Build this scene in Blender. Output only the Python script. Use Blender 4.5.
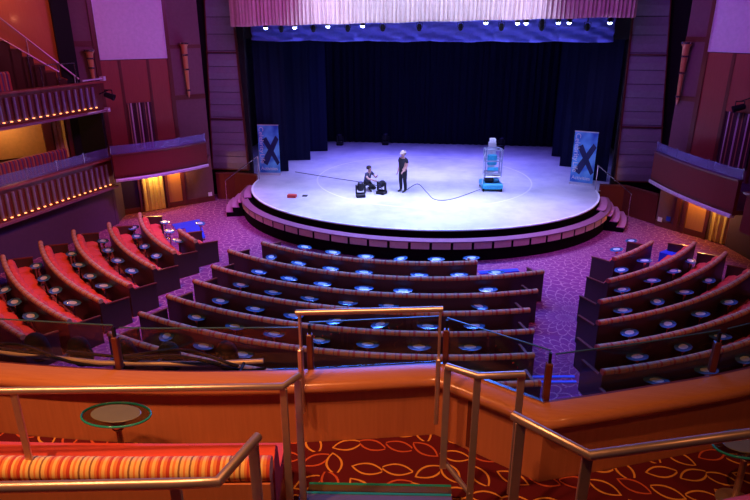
import bpy, math, random
from mathutils import Vector, Matrix
random.seed(7)
R = math.radians
S = bpy.context.scene
for o in list(bpy.data.objects): bpy.data.objects.remove(o)
COL = S.collection

# ------------------------------------------------------------------ camera
cd = bpy.data.cameras.new('camera'); cam = bpy.data.objects.new('camera', cd); COL.objects.link(cam)
cd.sensor_width = 36; cd.lens = 610 / 750 * 36; cd.clip_start = .05; cd.clip_end = 200
cam.location = (1, 0, 7.7); cam.rotation_euler = (R(90 - 20.3), 0, R(7.5))
S.camera = cam
# ------------------------------------------------------------------ world, exposure
w = bpy.data.worlds.new('world'); S.world = w; w.use_nodes = True
w.node_tree.nodes['Background'].inputs[0].default_value = (.16, .05, .2, 1)
w.node_tree.nodes['Background'].inputs[1].default_value = .1
S.view_settings.view_transform = 'Standard'; S.view_settings.look = 'None'
S.view_settings.exposure = 0; S.view_settings.gamma = 1
# ------------------------------------------------------------------ lights
def aim(o, t): o.rotation_euler = (Vector(t) - o.location).to_track_quat('-Z', 'Y').to_euler()
def area(name, loc, target, sx, sy, power, col, spread=180):
    l = bpy.data.lights.new(name, 'AREA'); l.shape = 'RECTANGLE'; l.size = sx; l.size_y = sy
    l.energy = power; l.color = col; l.spread = R(spread)
    o = bpy.data.objects.new(name, l); COL.objects.link(o); o.location = loc; aim(o, target); return o
def spot(name, loc, target, power, col, ang=50, blend=.6, r=.12):
    l = bpy.data.lights.new(name, 'SPOT'); l.energy = power; l.color = col; l.spot_size = R(ang); l.spot_blend = blend; l.shadow_soft_size = r
    o = bpy.data.objects.new(name, l); COL.objects.link(o); o.location = loc; aim(o, target); return o
def point(name, loc, power, col, r=.08):
    l = bpy.data.lights.new(name, 'POINT'); l.energy = power; l.color = col; l.shadow_soft_size = r
    o = bpy.data.objects.new(name, l); COL.objects.link(o); o.location = loc; return o
STG = (.42, .46, 1.0); MAG = (.58, .15, 1); WARM = (1, .50, .22); RED = (1, .20, .07)
area('stage_wash_front', (-.4, 23.6, 9.8), (-.4, 23.2, 1), 9, 1.5, 1500, STG, 85)
area('stage_wash_middle', (-.4, 28.0, 9.6), (-.4, 27.6, 1), 9, 1.5, 980, (.34, .35, 1.0), 80)
area('stage_wash_rear', (-.4, 31.8, 9.4), (-.4, 31.6, 1), 11, 1.2, 480, (.18, .14, 1), 75)
spot('house_purple_left', (-6.5, 19.0, 10.4), (-9.2, 22.2, 0), 4800, MAG, 46, 1)
spot('house_purple_aisle', (-6.8, 14.5, 10.4), (-7.1, 16.5, 0), 700, MAG, 40, 1)
spot('house_purple_right', (5.6, 18.0, 10.4), (6.3, 20.8, 0), 3000, MAG, 55, 1)
spot('house_purple_aisle', (4.2, 12.0, 10.4), (4.2, 16.0, 0), 900, (.95, .12, .35), 45, 1)
area('house_blue_wash', (-.4, 21.5, 10.6), (-1, 12, 0), 9, 1, 1500, (.05, .18, 1), 115)
area('rear_blue_fill', (-1, 15.5, 10.7), (-1, 12.6, 0), 6, 1.2, 420, (.05, .2, 1), 110)  # blue fill added to brighten the table tops of the rear rows
area('wall_purple_wash', (-4.0, 19.5, 10.6), (-11.5, 24.5, 5.5), 4, 2, 250, (.55, .11, .85), 120)
area('wall_purple_wash', (3.5, 19.0, 10.6), (10.2, 24.0, 5.5), 4, 2, 200, (.48, .10, .9), 120)
area('wall_red_wash', (-6, 13.5, 10.6), (-14, 20, 4), 4, 2, 150, (1, .16, .12), 150)
spot('seats_warm_left', (-7.0, 12.0, 10.5), (-10.4, 16.2, 0), 3500, (1, .30, .14), 66, 1)
spot('seats_warm_right', (8.2, 10.0, 10.5), (8.8, 15.5, 0), 900, (1, .33, .12), 62, 1)
spot('seats_warm_centre', (-1.5, 7.5, 10.5), (-1.5, 13.0, 0), 650, (1, .30, .14), 80, 1)
for bx, bw in ((-4.2, 850), (-2.3, 980), (-.3, 820)): spot('balcony_downlight', (bx, 1.6, 10.5), (bx + .5, 4.6, 3.8), bw, (1, .40, .16), 80, 1, .09)
spot('balcony_warm_right', (4.5, 1.4, 10.4), (3.6, 4.8, 3.8), 200, (1, .38, .14), 60, 1)
point('niche_lamp', (-11.0, 24.9, 1.8), 34, (1, .5, .12)); point('niche_lamp', (-11.75, 24.2, 1.8), 62, (1, .6, .16))
point('niche_lamp', (9.95, 23.85, 1.8), 34, (1, .46, .10)); point('niche_lamp', (10.4, 23.2, 1.8), 60, (1, .6, .16))
point('upper_lobby_lamp', (-14.6, 20.6, 8.8), 17, (1, .34, .12)); point('stair_lamp', tuple(Vector((-10.0, 26.3, 0)) + Vector((-.736, -.677, 0)) * 6.6 + Vector((.677, -.736, 0)) * 2.1 + Vector((0, 0, 7.9))), 14, (1, .32, .14)); point('lower_lobby_lamp', (-15.2, 20.2, 4.3), 45, (1, .50, .15))

# ------------------------------------------------------------------ materials
def new_mat(n):
    m = bpy.data.materials.new(n); m.use_nodes = True; nt = m.node_tree
    return m, nt, nt.nodes['Principled BSDF']
def N(nt, t, **k):
    n = nt.nodes.new(t)
    for a, b in k.items(): setattr(n, a, b)
    return n
def mth(nt, op, a, b=None, c=None):
    n = nt.nodes.new('ShaderNodeMath'); n.operation = op
    for i, v in enumerate((a, b, c)):
        if v is None: continue
        if hasattr(v, 'is_linked') or hasattr(v, 'links'): nt.links.new(v, n.inputs[i])
        else: n.inputs[i].default_value = v
    return n.outputs[0]
def plain(n, col, rough=.5, metal=0, spec=.5, emit=None, es=0, sheen=0):
    m, nt, b = new_mat(n)
    b.inputs['Base Color'].default_value = (*col, 1); b.inputs['Roughness'].default_value = rough
    b.inputs['Metallic'].default_value = metal; b.inputs['Specular IOR Level'].default_value = spec
    if emit: b.inputs['Emission Color'].default_value = (*emit, 1); b.inputs['Emission Strength'].default_value = es
    # a touch of surface variation
    no = N(nt, 'ShaderNodeTexNoise'); no.inputs['Scale'].default_value = 9; no.inputs['Detail'].default_value = 4
    tc = N(nt, 'ShaderNodeTexCoord'); nt.links.new(tc.outputs['Object'], no.inputs['Vector'])
    mx = N(nt, 'ShaderNodeMix', data_type='RGBA'); mx.inputs['A'].default_value = (*[c * .82 for c in col], 1); mx.inputs['B'].default_value = (*[min(1, c * 1.12) for c in col], 1)
    nt.links.new(no.outputs[0], mx.inputs['Factor']); nt.links.new(mx.outputs['Result'], b.inputs['Base Color'])
    return m
def wood(n, c1, c2, rough=.35, scale=(14, 14, .8)):
    m, nt, b = new_mat(n)
    tc = N(nt, 'ShaderNodeTexCoord'); mp = N(nt, 'ShaderNodeMapping'); mp.inputs['Scale'].default_value = scale
    no = N(nt, 'ShaderNodeTexNoise'); no.inputs['Scale'].default_value = 3; no.inputs['Detail'].default_value = 6
    mx = N(nt, 'ShaderNodeMix', data_type='RGBA'); mx.inputs['A'].default_value = (*c1, 1); mx.inputs['B'].default_value = (*c2, 1)
    nt.links.new(tc.outputs['Object'], mp.inputs[0]); nt.links.new(mp.outputs[0], no.inputs['Vector'])
    nt.links.new(no.outputs[0], mx.inputs['Factor']); nt.links.new(mx.outputs['Result'], b.inputs['Base Color'])
    b.inputs['Roughness'].default_value = rough; b.inputs['Coat Weight'].default_value = .25; b.inputs['Coat Roughness'].default_value = .15
    return m
def ramp_mat(n, stops, period, rough=.8, axis='X'):
    """hard stripes of woven cloth, along the UV length in metres"""
    m, nt, b = new_mat(n)
    uv = N(nt, 'ShaderNodeUVMap'); sp = N(nt, 'ShaderNodeSeparateXYZ'); nt.links.new(uv.outputs[0], sp.inputs[0])
    f = mth(nt, 'FRACT', mth(nt, 'DIVIDE', sp.outputs[axis], period))
    cr = N(nt, 'ShaderNodeValToRGB'); cr.color_ramp.interpolation = 'CONSTANT'
    e = cr.color_ramp.elements
    e[0].position = 0; e[0].color = (*stops[0][1], 1); e[1].position = stops[1][0]; e[1].color = (*stops[1][1], 1)
    for p, c in stops[2:]:
        q = e.new(p); q.color = (*c, 1)
    nt.links.new(f, cr.inputs[0]); nt.links.new(cr.outputs[0], b.inputs['Base Color']); b.inputs['Roughness'].default_value = rough
    return m
M = {}
M['wood_warm'] = wood('wood_warm', (.44, .14, .055), (.60, .22, .10), .42, (9, 9, .5))
M['wood_rail'] = wood('wood_rail', (.48, .16, .06), (.62, .25, .10), .24, (1, 14, 14))
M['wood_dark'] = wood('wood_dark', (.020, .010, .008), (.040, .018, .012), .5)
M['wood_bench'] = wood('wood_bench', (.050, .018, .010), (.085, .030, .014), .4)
M['wood_red'] = wood('wood_red', (.25, .045, .03), (.36, .07, .045), .4, (10, 10, .7))
M['wood_trim'] = wood('wood_trim', (.10, .02, .012), (.16, .035, .02), .35)
M['wood_niche'] = wood('wood_niche', (.50, .20, .06), (.66, .30, .10), .4)
M['wood_fascia'] = wood('wood_fascia', (.12, .018, .014), (.18, .028, .02), .6); M['wood_fascia'].node_tree.nodes['Principled BSDF'].inputs['Coat Weight'].default_value = 0; M['wood_fascia'].node_tree.nodes['Principled BSDF'].inputs['Specular IOR Level'].default_value = .2
M['orange_lit_wood'] = wood('orange_lit_wood', (.5, .12, .04), (.62, .17, .05), .5)
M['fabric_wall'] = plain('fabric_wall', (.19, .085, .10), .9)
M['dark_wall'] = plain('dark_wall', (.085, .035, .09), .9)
M['grille'] = plain('grille', (.25, .21, .27), .75); M['fin_metal'] = plain('fin_metal', (.26, .22, .34), .4, .3)
M['screen'] = plain('screen', (.75, .62, .72), .8)
M['tread_purple'] = plain('tread_purple', (.42, .14, .26), .6)
M['black'] = plain('black', (.008, .008, .010), .7)
M['gap_shade'] = plain('gap_shade', (.004, .003, .004), .9)  # near-black stands in for the shade inside gaps
M['black_metal'] = plain('black_metal', (.008, .008, .012), .5, spec=.3); M['fixture_black'] = plain('fixture_black', (.010, .008, .008), .85, spec=.1)
M['black_curtain'] = plain('black_curtain', (.006, .007, .024), .9, spec=.1)
M['leg_cloth'] = plain('leg_cloth', (.006, .009, .03), .85, spec=.1)
M['red_cloth'] = plain('red_cloth', (.72, .075, .045), .8)
M['chrome'] = plain('chrome', (.62, .56, .52), .22, 1)
M['steel'] = plain('steel', (.70, .52, .42), .36, .78); M['brass_pipe'] = plain('brass_pipe', (.70, .46, .26), .4, .35)
M['white_metal'] = plain('white_metal', (.75, .70, .8), .3, .3)
M['aluminium'] = plain('aluminium', (.75, .78, .8), .35, .6)
M['cyan_paint'] = plain('cyan_paint', (.03, .42, .62), .4)
M['cage_metal'] = plain('cage_metal', (.30, .36, .48), .4, .3)
M['olive_strip'] = plain('olive_strip', (.10, .07, .03), .5); M['frosted_near'] = plain('frosted_near', (.17, .16, .08), .4); M['frosted_glint'] = plain('frosted_glint', (.62, .74, .72), .3, .2)  # small-table oval: pale colour mimics a bright reflection
M['rubber'] = plain('rubber', (.008, .007, .007), .8, spec=.2)
def stage_mat():
    m, nt, b = new_mat('stage_floor')
    tc = N(nt, 'ShaderNodeTexCoord'); no = N(nt, 'ShaderNodeTexNoise'); no.inputs['Scale'].default_value = .55; no.inputs['Detail'].default_value = 7; no.inputs['Roughness'].default_value = .65
    nt.links.new(tc.outputs['Object'], no.inputs['Vector'])
    cr = N(nt, 'ShaderNodeValToRGB'); e = cr.color_ramp.elements; e[0].position = .36; e[0].color = (.40, .41, .50, 1); e[1].position = .62; e[1].color = (.60, .60, .66, 1)
    nt.links.new(no.outputs[0], cr.inputs[0])
    sp = N(nt, 'ShaderNodeSeparateXYZ'); nt.links.new(tc.outputs['Object'], sp.inputs[0])
    rr = mth(nt, 'SQRT', mth(nt, 'ADD', mth(nt, 'MULTIPLY', sp.outputs[0], sp.outputs[0]), mth(nt, 'MULTIPLY', mth(nt, 'SUBTRACT', sp.outputs[1], 1.4), mth(nt, 'SUBTRACT', sp.outputs[1], 1.4))))
    ln = mth(nt, 'LESS_THAN', mth(nt, 'ABSOLUTE', mth(nt, 'SUBTRACT', rr, 4.9)), .035)   # the turntable joint
    mx = N(nt, 'ShaderNodeMix', data_type='RGBA'); mx.inputs['B'].default_value = (.72, .72, .76, 1)
    nt.links.new(ln, mx.inputs['Factor']); nt.links.new(cr.outputs[0], mx.inputs['A']); nt.links.new(mx.outputs['Result'], b.inputs['Base Color']); b.inputs['Roughness'].default_value = .45
    return m
M['stage_floor'] = stage_mat()
M['stage_edge'] = plain('stage_edge', (.85, .85, .9), .4)
M['ring_panel'] = plain('ring_panel', (.62, .40, .34), .6)
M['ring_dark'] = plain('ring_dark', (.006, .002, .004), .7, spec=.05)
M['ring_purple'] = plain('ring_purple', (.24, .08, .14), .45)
M['skin'] = plain('skin', (.62, .36, .27), .55)
M['tshirt'] = plain('tshirt', (.015, .016, .025), .85); M['trousers'] = plain('trousers', (.01, .01, .016), .85)
M['shoe'] = plain('shoe', (.012, .01, .01), .5); M['cap'] = plain('cap', (.62, .52, .40), .8); M['hair'] = plain('hair', (.03, .018, .012), .7)
M['grey_shirt'] = plain('grey_shirt', (.05, .06, .12), .85)
M['banner_white'] = plain('banner_white', (.85, .9, .95), .5)
M['banner_navy'] = plain('banner_navy', (.004, .012, .11), .5)
M['blue_cloth'] = plain('blue_cloth', (.01, .04, .55), .85)
M['red_plastic'] = plain('red_plastic', (.55, .04, .03), .5)
M['paper'] = plain('paper', (.8, .8, .8), .7)
M['teal_glass'] = plain('teal_glass', (.02, .32, .26), .15)
M['frosted'] = plain('frosted', (.30, .36, .30), .3)
M['led_red'] = plain('led_red', (.5, .02, .02), .4, emit=(1, .05, .03), es=4)
M['led_blue'] = plain('led_blue', (.02, .05, .6), .4, emit=(.02, .08, .9), es=.35)
M['bulb_blue'] = plain('bulb_blue', (.8, .85, 1), .3, emit=(.45, .55, 1), es=24)
M['bulb_warm'] = plain('bulb_warm', (1, .5, .2), .3, emit=(1, .30, .08), es=3.5)
M['ceiling'] = plain('ceiling', (.05, .03, .045), .9)
M['cream_wall'] = plain('cream_wall', (.75, .42, .2), .8)
def table_glass():
    m, nt, b = new_mat('table_glass')
    b.inputs['IOR'].default_value = 2.0; b.inputs['Roughness'].default_value = .26
    b.inputs['Transmission Weight'].default_value = .25; b.inputs['Coat Weight'].default_value = .8; b.inputs['Coat Roughness'].default_value = .05
    no = N(nt, 'ShaderNodeTexNoise'); no.inputs['Scale'].default_value = 4
    mx = N(nt, 'ShaderNodeMix', data_type='RGBA'); mx.inputs['A'].default_value = (.03, .17, .36, 1); mx.inputs['B'].default_value = (.06, .24, .44, 1)  # blue base colour stands in for the blue light the glass mirrors
    nt.links.new(no.outputs[0], mx.inputs['Factor']); nt.links.new(mx.outputs['Result'], b.inputs['Base Color'])
    return m
M['table_glass'] = table_glass()
def pane(n, tint, ior=1.45, rough=.0):
    m = bpy.data.materials.new(n); m.use_nodes = True; nt = m.node_tree; nt.nodes.clear()
    out = N(nt, 'ShaderNodeOutputMaterial'); tr = N(nt, 'ShaderNodeBsdfTransparent'); gl = N(nt, 'ShaderNodeBsdfGlossy')
    fr = N(nt, 'ShaderNodeFresnel'); mx = N(nt, 'ShaderNodeMixShader'); geo = N(nt, 'ShaderNodeNewGeometry'); nt.links.new(mth(nt, 'ADD', mth(nt, 'MULTIPLY', geo.outputs['Backfacing'], 1 / ior - ior), ior), fr.inputs[0])
    no = N(nt, 'ShaderNodeTexNoise'); no.inputs['Scale'].default_value = 1.2
    mc = N(nt, 'ShaderNodeMix', data_type='RGBA'); mc.inputs['A'].default_value = (*tint, 1); mc.inputs['B'].default_value = (*[min(1, t * 1.04) for t in tint], 1)
    nt.links.new(no.outputs[0], mc.inputs['Factor']); nt.links.new(mc.outputs['Result'], tr.inputs[0]); gl.inputs['Roughness'].default_value = rough
    nt.links.new(fr.outputs[0], mx.inputs[0]); nt.links.new(tr.outputs[0], mx.inputs[1]); nt.links.new(gl.outputs[0], mx.inputs[2])
    nt.links.new(mx.outputs[0], out.inputs[0]); return m
M['glass'] = pane('glass', (.86, .88, .88)); M['glass_edge'] = plain('glass_edge', (.05, .12, .10), .2)
def side_glass():
    m = bpy.data.materials.new('tinted_glass'); m.use_nodes = True; nt = m.node_tree; b = nt.nodes['Principled BSDF']
    out = nt.nodes['Material Output']; tr = N(nt, 'ShaderNodeBsdfTransparent'); mx = N(nt, 'ShaderNodeMixShader'); mx.inputs[0].default_value = .42
    b.inputs['Base Color'].default_value = (.22, .22, .45, 1); b.inputs['Roughness'].default_value = .2; tr.inputs[0].default_value = (.8, .8, .95, 1)
    no = N(nt, 'ShaderNodeTexNoise'); no.inputs['Scale'].default_value = 2
    mc = N(nt, 'ShaderNodeMix', data_type='RGBA'); mc.inputs['A'].default_value = (.18, .18, .42, 1); mc.inputs['B'].default_value = (.28, .28, .5, 1)
    nt.links.new(no.outputs[0], mc.inputs['Factor']); nt.links.new(mc.outputs['Result'], b.inputs['Base Color'])
    nt.links.new(tr.outputs[0], mx.inputs[1]); nt.links.new(b.outputs[0], mx.inputs[2]); nt.links.new(mx.outputs[0], out.inputs[0]); return m
M['tinted_glass'] = side_glass()
TAN = (.46, .27, .13); RD = (.40, .05, .03); OR = (.58, .24, .09); PU = (.26, .12, .10)
M['roll_far'] = ramp_mat('roll_far', [(0, RD), (.16, TAN), (.5, OR), (.72, PU), (.80, TAN)], .34)
CR = (.78, .52, .16); DR = (.5, .05, .02); OG = (.70, .22, .05)
M['roll_near'] = ramp_mat('roll_near', [(0, DR), (.07, CR), (.12, OG), (.17, CR), (.23, (.25, .10, .04)), (.27, CR), (.34, OG), (.38, CR), (.45, (.25, .10, .04)), (.49, CR), (.56, OG), (.61, DR), (.66, OG), (.71, CR), (.77, OG), (.82, DR), (.88, CR), (.93, OG)], .36)
M['plaid'] = ramp_mat('plaid', [(0, (.5, .10, .06)), (.25, (.12, .05, .14)), (.45, (.55, .28, .14)), (.6, (.4, .06, .05)), (.8, (.14, .10, .2))], .35)
M['striped_curtain'] = ramp_mat('striped_curtain', [(0, (.06, .02, .03)), (.3, (.62, .50, .55)), (.45, (.10, .03, .03)), (.7, (.45, .22, .12)), (.8, (.06, .02, .03))], .34)
M['gold_curtain'] = plain('gold_curtain', (.82, .60, .22), .6)
M['blue_swag'] = plain('blue_swag', (.15, .18, .85), .5)
M['valance'] = plain('valance', (.60, .46, .36), .8)
def carpet_petals():
    m, nt, b = new_mat('carpet_petals')
    tc = N(nt, 'ShaderNodeTexCoord'); v = N(nt, 'ShaderNodeTexVoronoi'); v.voronoi_dimensions = '2D'; v.inputs['Scale'].default_value = .55; v.inputs['Randomness'].default_value = .75
    nt.links.new(tc.outputs['Object'], v.inputs['Vector'])
    sc = N(nt, 'ShaderNodeVectorMath', operation='SUBTRACT'); nt.links.new(tc.outputs['Object'], sc.inputs[0]); nt.links.new(v.outputs['Position'], sc.inputs[1])
    sp = N(nt, 'ShaderNodeSeparateXYZ'); nt.links.new(sc.outputs[0], sp.inputs[0])
    ang = mth(nt, 'ARCTAN2', sp.outputs[1], sp.outputs[0])
    r = mth(nt, 'SQRT', mth(nt, 'ADD', mth(nt, 'MULTIPLY', sp.outputs[0], sp.outputs[0]), mth(nt, 'MULTIPLY', sp.outputs[1], sp.outputs[1])))
    k = mth(nt, 'DIVIDE', r, .27); ring = mth(nt, 'FLOOR', k)
    # petals: scalloped rings, every second ring turned by half a petal
    a2 = mth(nt, 'ADD', mth(nt, 'MULTIPLY', ang, 10.5), mth(nt, 'MULTIPLY', ring, 1.5708))
    sh = mth(nt, 'ABSOLUTE', mth(nt, 'SINE', a2)); fr = mth(nt, 'FRACT', k)
    d = mth(nt, 'ABSOLUTE', mth(nt, 'SUBTRACT', fr, mth(nt, 'POWER', sh, .6)))
    ln = mth(nt, 'LESS_THAN', d, .11)
    mx = N(nt, 'ShaderNodeMix', data_type='RGBA'); mx.inputs['A'].default_value = (.27, .055, .17, 1); mx.inputs['B'].default_value = (.54, .22, .27, 1)
    nt.links.new(ln, mx.inputs['Factor'])
    no = N(nt, 'ShaderNodeTexNoise'); no.inputs['Scale'].default_value = 30; nt.links.new(tc.outputs['Object'], no.inputs['Vector'])
    m2 = N(nt, 'ShaderNodeMix', data_type='RGBA', blend_type='MULTIPLY'); m2.inputs['Factor'].default_value = .5
    nt.links.new(mx.outputs['Result'], m2.inputs['A']); nt.links.new(no.outputs[0], m2.inputs['B'])
    nt.links.new(m2.outputs['Result'], b.inputs['Base Color']); b.inputs['Roughness'].default_value = .95; b.inputs['Specular IOR Level'].default_value = .1
    return m
def carpet_leaves():
    m, nt, b = new_mat('carpet_leaves')
    tc = N(nt, 'ShaderNodeTexCoord'); v = N(nt, 'ShaderNodeTexVoronoi'); v.voronoi_dimensions = '2D'; v.inputs['Scale'].default_value = 3.7; v.inputs['Randomness'].default_value = .35
    nt.links.new(tc.outputs['Object'], v.inputs['Vector'])
    sc = N(nt, 'ShaderNodeVectorMath', operation='SUBTRACT'); nt.links.new(tc.outputs['Object'], sc.inputs[0]); nt.links.new(v.outputs['Position'], sc.inputs[1])
    sp = N(nt, 'ShaderNodeSeparateXYZ'); nt.links.new(sc.outputs[0], sp.inputs[0])
    cs = N(nt, 'ShaderNodeSeparateColor'); nt.links.new(v.outputs['Color'], cs.inputs[0])
    a = mth(nt, 'SUBTRACT', mth(nt, 'MULTIPLY', cs.outputs[0], 2.0), 1.3)
    ca = mth(nt, 'COSINE', a); sa = mth(nt, 'SINE', a)
    u = mth(nt, 'ADD', mth(nt, 'MULTIPLY', sp.outputs[0], ca), mth(nt, 'MULTIPLY', sp.outputs[1], sa))
    q = mth(nt, 'SUBTRACT', mth(nt, 'MULTIPLY', sp.outputs[1], ca), mth(nt, 'MULTIPLY', sp.outputs[0], sa))
    e = mth(nt, 'ADD', mth(nt, 'ABSOLUTE', q), mth(nt, 'MULTIPLY', mth(nt, 'MULTIPLY', u, u), 3.2))
    d = mth(nt, 'ABSOLUTE', mth(nt, 'SUBTRACT', e, .072)); ln = mth(nt, 'LESS_THAN', d, .0105)
    line = N(nt, 'ShaderNodeMix', data_type='RGBA'); line.inputs['A'].default_value = (.72, .32, .06, 1); line.inputs['B'].default_value = (.55, .10, .04, 1)
    nt.links.new(mth(nt, 'GREATER_THAN', cs.outputs[1], .62), line.inputs['Factor'])
    mx = N(nt, 'ShaderNodeMix', data_type='RGBA'); mx.inputs['A'].default_value = (.11, .010, .016, 1)
    nt.links.new(ln, mx.inputs['Factor']); nt.links.new(line.outputs['Result'], mx.inputs['B'])
    nt.links.new(mx.outputs['Result'], b.inputs['Base Color']); b.inputs['Roughness'].default_value = .95; b.inputs['Specular IOR Level'].default_value = .1
    return m
M['carpet_petals'] = carpet_petals(); M['carpet_leaves'] = carpet_leaves()
def banner_blue():
    m, nt, b = new_mat('banner_blue')
    tc = N(nt, 'ShaderNodeTexCoord'); wv = N(nt, 'ShaderNodeTexNoise'); wv.inputs['Scale'].default_value = 2.0; wv.inputs['Detail'].default_value = 1
    nt.links.new(tc.outputs['Object'], wv.inputs['Vector'])
    cr = N(nt, 'ShaderNodeValToRGB'); e = cr.color_ramp.elements; e[0].position = .3; e[0].color = (.01, .12, .62, 1); e[1].position = .6; e[1].color = (.14, .55, .95, 1)
    nt.links.new(wv.outputs[0], cr.inputs[0]); nt.links.new(cr.outputs[0], b.inputs['Base Color']); b.inputs['Roughness'].default_value = .5
    return m
M['banner_blue'] = banner_blue()

# ------------------------------------------------------------------ mesh helpers
class MB:
    def __init__(s): s.v = []; s.f = []; s.uv = {}
    def add(s, vs, fs, uvs=None):
        o = len(s.v); s.v += [tuple(p) for p in vs]
        for i, f in enumerate(fs):
            if uvs: s.uv[len(s.f)] = uvs[i]
            s.f.append(tuple(a + o for a in f))
        return s
    def box(s, x0, x1, y0, y1, z0, z1, mat=None):
        vs = [Vector((x, y, z)) for z in (z0, z1) for y in (y0, y1) for x in (x0, x1)]
        if mat is not None: vs = [mat @ v for v in vs]
        return s.add(vs, [(0, 2, 3, 1), (4, 5, 7, 6), (0, 1, 5, 4), (2, 6, 7, 3), (0, 4, 6, 2), (1, 3, 7, 5)])
    def rbox(s, x0, x1, y0, y1, z0, z1, b=.02, mat=None):
        """box with chamfered edges: an octagon-ish extrusion in z with shrunken ends"""
        def ring(z, i):
            c = b
            a0, a1, c0, c1 = x0 + i, x1 - i, y0 + i, y1 - i
            return [(a0 + c, c0, z), (a1 - c, c0, z), (a1, c0 + c, z), (a1, c1 - c, z), (a1 - c, c1, z), (a0 + c, c1, z), (a0, c1 - c, z), (a0, c0 + c, z)]
        vs = [Vector(p) for r in (ring(z0, b), ring(z0 + b, 0), ring(z1 - b, 0), ring(z1, b)) for p in r]
        if mat is not None: vs = [mat @ v for v in vs]
        fs = [tuple(range(7, -1, -1)), tuple(range(24, 32))]
        for k in range(3):
            for i in range(8): fs.append((k * 8 + i, k * 8 + (i + 1) % 8, k * 8 + 8 + (i + 1) % 8, k * 8 + 8 + i))
        return s.add(vs, fs)
    def tube(s, pts, r, n=10, cap=True, sc=None):
        pts = [Vector(p) for p in pts]; rings = []; L = 0; Ls = []
        up = None
        for i, p in enumerate(pts):
            if i: L += (p - pts[i - 1]).length
            Ls.append(L)
            t = (pts[min(i + 1, len(pts) - 1)] - pts[max(i - 1, 0)]).normalized()
            if up is None: up = Vector((0, 0, 1)) if abs(t.z) < .95 else Vector((1, 0, 0))
            a = t.cross(up).normalized(); up = a.cross(t).normalized()
            rr = r * (sc[i] if sc else 1)
            rings.append([p + (a * math.cos(2 * math.pi * k / n) + up * math.sin(2 * math.pi * k / n)) * rr for k in range(n)])
        vs = [q for g in rings for q in g]; fs = []; uvs = []
        for i in range(len(pts) - 1):
            for k in range(n):
                k2 = (k + 1) % n
                fs.append((i * n + k, i * n + k2, (i + 1) * n + k2, (i + 1) * n + k))
                uvs.append([(Ls[i], k / n), (Ls[i], (k + 1) / n), (Ls[i + 1], (k + 1) / n), (Ls[i + 1], k / n)])
        if cap:
            m = (len(pts) - 1) * n
            fs += [tuple(range(n - 1, -1, -1)), tuple(range(m, m + n))]; uvs += [[(0, 0)] * n, [(L, 0)] * n]
        return s.add(vs, fs, uvs)
    def sweep(s, path, prof, closed_prof=True, cap=True, scale=None):
        """path: list of (x, y, z, nx, ny): a point and its horizontal side direction; prof: list of (side, up)"""
        n = len(prof); vs = []; fs = []; uvs = []; L = 0; Ls = []; P0 = None
        for i, (x, y, z, nx, ny) in enumerate(path):
            if P0 is not None: L += math.dist((x, y, z), P0)
            P0 = (x, y, z); Ls.append(L); k = scale[i] if scale else (1, 1, 0, 0)
            for (a, b) in prof:
                a = a * k[0] + k[2]; b = b * k[1] + k[3]
                vs.append((x + nx * a, y + ny * a, z + b))
        m = n if closed_prof else n - 1
        for i in range(len(path) - 1):
            for j in range(m):
                j2 = (j + 1) % n
                fs.append((i * n + j, (i + 1) * n + j, (i + 1) * n + j2, i * n + j2))
                uvs.append([(Ls[i], j), (Ls[i + 1], j), (Ls[i + 1], j + 1), (Ls[i], j + 1)])
        if cap and closed_prof:
            e = (len(path) - 1) * n
            fs += [tuple(range(n)), tuple(range(e + n - 1, e - 1, -1))]; uvs += [[(0, 0)] * n, [(L, 0)] * n]
        return s.add(vs, fs, uvs)
    def lathe(s, c, prof, n=20, sx=1, sy=1, mat=None):
        vs = []; fs = []
        for r, z in prof:
            for k in range(n):
                a = 2 * math.pi * k / n; p = Vector((r * sx * math.cos(a), r * sy * math.sin(a), z))
                if mat is not None: p = mat @ p
                vs.append(p + Vector(c))
        for i in range(len(prof) - 1):
            for k in range(n):
                k2 = (k + 1) % n; fs.append((i * n + k, i * n + k2, (i + 1) * n + k2, (i + 1) * n + k))
        fs.append(tuple(range(n - 1, -1, -1))); e = (len(prof) - 1) * n; fs.append(tuple(range(e, e + n)))
        return s.add(vs, fs)
    def poly(s, pts, z0, z1):
        n = len(pts); vs = [(x, y, z0) for x, y in pts] + [(x, y, z1) for x, y in pts]
        return s.add(vs, [tuple(range(n - 1, -1, -1)), tuple(range(n, 2 * n))] + [(i, (i + 1) % n, n + (i + 1) % n, n + i) for i in range(n)])
    def build(s, name, mat, parent=None, smooth=None, bevel=0, rot=None):
        me = bpy.data.meshes.new(name); off = parent_world(parent)
        inv = off.inverted()
        me.from_pydata([tuple(inv @ Vector(p)) for p in s.v], [], s.f); me.update()
        if s.uv:
            uvl = me.uv_layers.new(name='UVMap')
            for p in me.polygons:
                u = s.uv.get(p.index)
                if u:
                    for li, q in zip(p.loop_indices, u): uvl.data[li].uv = q
        me.materials.append(M[mat] if isinstance(mat, str) else mat)
        import bmesh
        bm = bmesh.new(); bm.from_mesh(me); bmesh.ops.recalc_face_normals(bm, faces=bm.faces); bm.to_mesh(me); bm.free()
        if smooth:
            me.polygons.foreach_set('use_smooth', [True] * len(me.polygons))
            try: me.set_sharp_from_angle(angle=R(smooth))
            except Exception: pass
        o = bpy.data.objects.new(name, me); COL.objects.link(o)
        if parent: o.parent = parent
        if bevel:
            b = o.modifiers.new('bevel', 'BEVEL'); b.width = bevel; b.segments = 2; b.limit_method = 'ANGLE'
        return o
def parent_world(o):
    m = Matrix.Identity(4)
    while o is not None:
        m = Matrix.LocRotScale(o.location, o.rotation_euler, o.scale) @ m; o = o.parent
    return m
def thing(name, loc, label, cat, group=None, rz=0):
    o = bpy.data.objects.new(name, None); COL.objects.link(o); o.location = loc; o.rotation_euler = (0, 0, rz)
    o.empty_display_size = .1; return tag(o, label, cat, group)
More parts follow.
